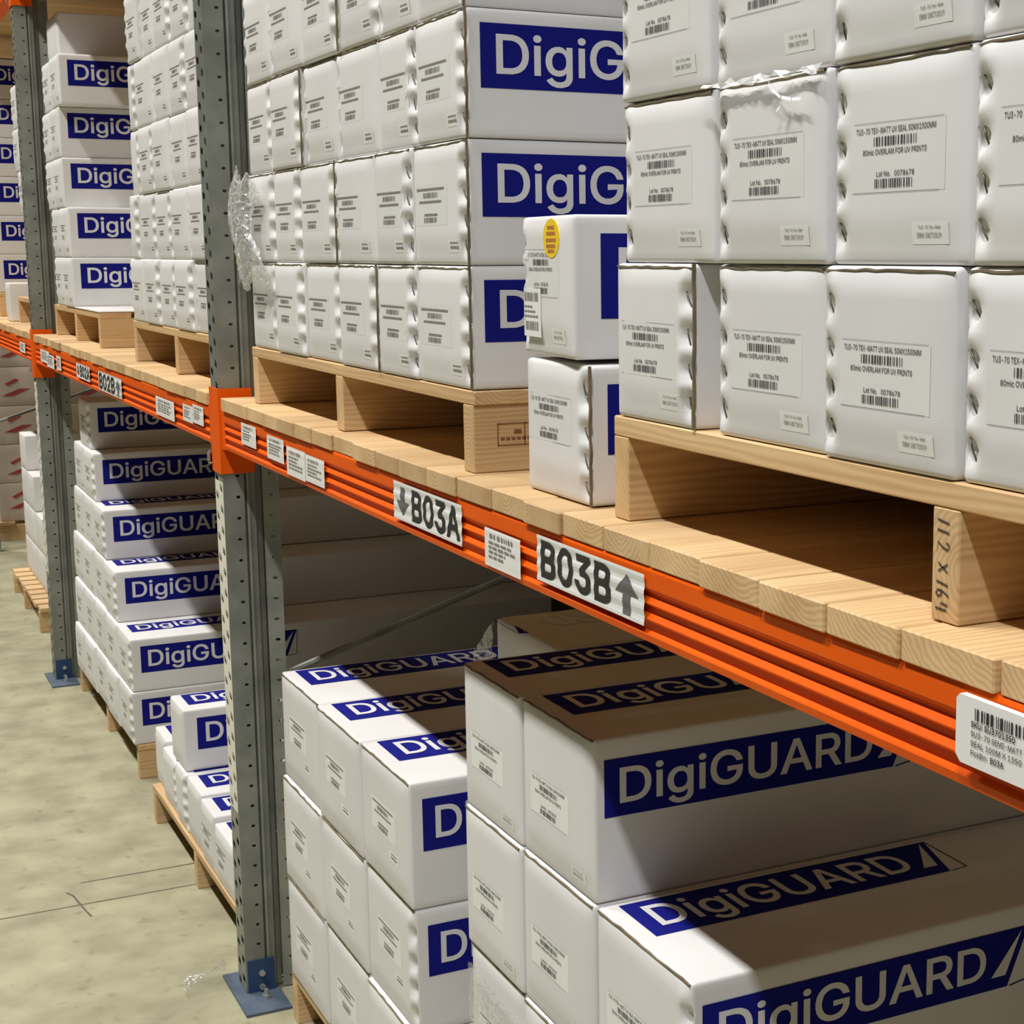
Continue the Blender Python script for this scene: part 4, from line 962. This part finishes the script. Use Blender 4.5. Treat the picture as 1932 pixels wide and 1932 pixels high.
floor_pallet(1.180, 2.32, 0.105, (1.19, 1.72, 2.27), 'pine pallet on the floor under the stepped stack at the lower right')
GB = 'cartons of the stepped floor stack at the lower right'
EB = [1.172, 1.402, 1.648, 1.916]
HB = 0.2292
for r_ in range(4):
    n_ = 2 if r_ == 3 else 3
    for c_ in range(n_):
        yj = [0.0, 0.003, -0.003][(c_ + r_) % 3]
        side = (c_ == n_ - 1)
        carton(EB[c_], EB[c_ + 1], 0.100 + yj, ZF + HB * r_, ZF + HB * (r_ + 1), 1.0,
               f'white carton, {("left", "middle", "right")[c_]} column, {("bottom", "second", "third", "top")[r_]} row of stepped stack at lower right', GB,
               'R' if (r_ < 3 and c_ == 2) else None, 1 if not (r_ > 1) else 2, band=side, top=(r_ == 3 or (r_ == 2 and c_ == 2)), lab=(0.036, 0.072), seed=r_ * 3 + c_, paper='paperw',
               bulge=0.004, bandoff=(0.014, 0.030), bhh=0.080, tophh=0.110, topflap=True)

# ------------------------------------------------------------------ floor level, bay between the uprights
floor_pallet(-2.955, -1.705, 0.070, (-2.945, -2.335, -1.745), 'pine pallet on the floor under the stepped stack right of the far upright foot', depth=1.35)
GC = 'cartons of the stepped stack behind the near upright'
XC = [-1.71, -1.715, -1.985, -2.215, -2.425, -2.545]
ROWC = ['bottom', 'second', 'third', 'fourth', 'fifth', 'top']
LC = [-2.96, -2.96, -2.96, -2.92, -2.90, -2.77]
for r_ in range(6):
    xr = XC[r_]; z = ZF + 0.1715 * r_
    n_ = max(1, round((xr - LC[r_]) / 0.235))
    for c_ in range(n_):
        w_ = 0.235
        x1 = xr - c_ * w_
        carton(x1 - w_, x1, 0.056 + 0.0085 * r_ + random.Random(r_ * 7 + c_).uniform(-0.003, 0.003), z, z + 0.1715, 1.45,
               (f'white carton with blue band, {ROWC[r_]} row right end, stack behind the near upright' if c_ == 0 else
                f'white carton, {NTH[c_]} from right in {ROWC[r_]} row of stack behind near upright'), GC,
               'R' if c_ == 0 else None, 1, band=c_ == 0, top=(c_ == 0 and r_ in (1, 2, 3)), seed=r_ + c_, lab=(0.05, 0.06), bulge=0.004, bandoff=(0.030, 0.024), bhh=0.086)
floor_pallet(-1.300, -0.145, 0.038, (-1.295, -0.73, -0.20), 'pine pallet on the floor left of the near upright foot')
GD = 'cartons of the single layer left of the near upright'
ED = [-1.335, -1.160, -0.960, -0.815, -0.630, -0.465, -0.245]
for c_ in range(6):
    carton(ED[c_], ED[c_ + 1], 0.046 - 0.001 * c_ + [0.014, .003, 0, .003, 0, 0][c_], ZF, ZF + 0.163 - [0, .012, 0, 0, .006, .02][c_], 1.0, f'white carton with lit blue banded top, {NTH[c_]} from left in low floor layer', GD,
           'R' if c_ < 3 else None, 1, top=True, band=(c_ == 5), seed=c_, lab=(0.018, 0.05) if c_ > 3 else None, stk=False, bulge=0.005)
carton(-1.020, -0.840, 0.050, ZF + 0.1635, ZF + 0.335, 1.0, 'single white carton with blue band standing on the low floor layer', GD, None, 1, top=True, band=True, lab=None, stk=False, bulge=0.004, bandoff=(0.035, 0.024), bhh=0.088)

# ------------------------------------------------------------------ floor level, bay left of the far upright
floor_pallet(-5.06, -3.98, 0.055, (-5.04, -4.62, -4.06), 'pine pallet with bare slat ends on the floor left of far upright', across=True)
GG = 'plain cartons on the floor left of the far upright'
for c_, (xa, xb, n_) in enumerate(((-5.08, -4.86, 4), (-4.855, -4.62, 3), (-4.615, -4.38, 2), (-4.375, -4.14, 1))):
    for r_ in range(n_):
        carton(xa, xb, 0.13, ZF + 0.17 * r_, ZF + 0.17 * (r_ + 1), 0.8, f'plain white carton left of the far upright, floor {NTH[c_]} column, {ROWA[0] if r_ == 0 else ROWC[r_]} row', GG, None, 0, lab=None, stk=False)
GR = 'red marked cartons beyond the far bay'
floor_pallet(-7.70, -6.60, 0.14, (-7.68, -7.1, -6.65), 'pallet with a low load of red marked cartons at far left')
for r_ in range(6):
    for c_ in range(2):
        y_ = 0.16 + c_ * 0.72
        rc = carton(-7.0, -6.62, y_, ZF + 0.225 * r_, ZF + 0.225 * (r_ + 1), 0.70, f'pale brown carton with red marks, {ROWC[r_]} row, {("front", "back")[c_]} one at far left', GR, None, 0, lab=None, stk=False, mat='buff')
        q = MB(); rr_ = random.Random(r_ * 3 + c_)
        for k in range(3):
            u = 0.05 + k * 0.21; a_ = rr_.uniform(-0.01, 0.03)
            P = [(u, 0.05 + a_), (u + 0.10, 0.09 + a_), (u + 0.16, 0.09 + a_), (u + 0.06, 0.05 + a_)]
            q.add([(0.19, uu, vv) for uu, vv in P], [(0, 1, 2, 3)])
            P = [(u + 0.02, 0.12 + a_), (u + 0.08, 0.15 + a_), (u + 0.10, 0.14 + a_), (u + 0.04, 0.11 + a_)]
            q.add([(0.19, uu, vv) for uu, vv in P], [(0, 1, 2, 3)])
        m_ = obj('red_marking', q.mesh('red_marking', 'redink'), rc); m_['label'] = 'slanting red printed marks'

# ------------------------------------------------------------------ stretch film scraps
from mathutils import noise as mnoise
def creased(nu, nv, fn, amp, seed):
    """film gathered in ridged creases"""
    mb = MB(); vs = []
    for i in range(nu + 1):
        for k in range(nv + 1):
            p = Vector(fn(i / nu, k / nv)); q = p * 42 + Vector((seed * 7.1, 0, 0)); d = Vector((0, 0, 0))
            for o_, s_ in ((1, 1.0), (2.3, 0.6), (5.1, 0.3)):
                e = mnoise.noise_vector(q * o_); d += Vector((abs(e.x) - .3, abs(e.y) - .3, abs(e.z) - .3)) * s_
            vs.append((p + d * amp)[:])
    return mb.add(vs, [(i * (nv + 1) + k, (i + 1) * (nv + 1) + k, (i + 1) * (nv + 1) + k + 1, i * (nv + 1) + k + 1) for i in range(nu) for k in range(nv)])
def crumple(nu, nv, fn, amp, seed):
    r = random.Random(seed); mb = MB(); vs = []
    for i in range(nu + 1):
        for k in range(nv + 1):
            p = Vector(fn(i / nu, k / nv)); vs.append((p.x + r.uniform(-amp, amp), p.y + r.uniform(-amp, amp), p.z + r.uniform(-amp, amp)))
    fs = []
    for i in range(nu):
        for k in range(nv):
            a, b, c, d = i * (nv + 1) + k, (i + 1) * (nv + 1) + k, (i + 1) * (nv + 1) + k + 1, i * (nv + 1) + k + 1
            fs += [(a, b, c), (a, c, d)] if (i + k) % 2 else [(a, b, d), (b, c, d)]
    return mb.add(vs, fs)
def wrap(mb, label, mat='clear'):
    o = obj('stretch_film', mb.mesh('stretch_film', mat)); tag(o, label, 'plastic film', 'loose stretch film'); return o
wrap(creased(60, 60, lambda u, v: (0.165 + 0.02 * math.sin(7 * v) * (1 - u) + u * (0.21 + 0.05 * math.sin(5 * v + 1)), 0.016 - 0.012 * math.sin(math.pi * v) - 0.012 * math.sin(math.pi * u), 1.60 + 0.012 * math.sin(11 * u) + 0.222 * v * (1 - 0.16 * u * u)), 0.0075, 3),
     'crumpled clear stretch film bunched on cartons right of the near upright', 'film')
fl = crumple(18, 2, lambda u, v: (2.085 + 0.20 * u, 0.026 - 0.004 * v, 1.8225 - 0.006 * v), 0.0032, 4)
for pl in ([(2.205, 1.818), (2.212, 1.808), (2.228, 1.800), (2.246, 1.797), (2.262, 1.796)], [(2.228, 1.800), (2.226, 1.792), (2.221, 1.788)], [(2.246, 1.797), (2.246, 1.789), (2.249, 1.782)]):
    for (a, c), (b, d) in zip(pl, pl[1:]):
        fl.add([(a, 0.0245, c), (b, 0.0235, d), (b + .002, 0.0215, d - .003), (a + .002, 0.0225, c - .003)], [(0, 1, 2, 3)])
wrap(fl, 'torn strands of clear film on the second carton of the right stack', 'strand')
wrap(creased(50, 44, lambda u, v: (1.20 + 0.24 * u, 0.088 - 0.018 * math.sin(math.pi * u) * math.sin(math.pi * v), 0.42 + 0.13 * v - 0.02 * u), 0.006, 5),
     'crumpled clear film on the lower left of the stepped stack')
wrap(creased(36, 30, lambda u, v: (-0.155 + 0.10 * u + 0.02 * v, -0.105 + 0.09 * v - 0.02 * u, 0.012 + 0.075 * u * v), 0.006, 6), 'scrap of clear film on the floor beside the near blue foot')
wrap(creased(30, 30, lambda u, v: (0.895 + 0.10 * u, 0.218 + 0.004 * v, 0.92 + 0.125 * v * (0.4 + 0.6 * u)), 0.006, 8), 'clear film hanging on the turned carton in the shade of the deck')
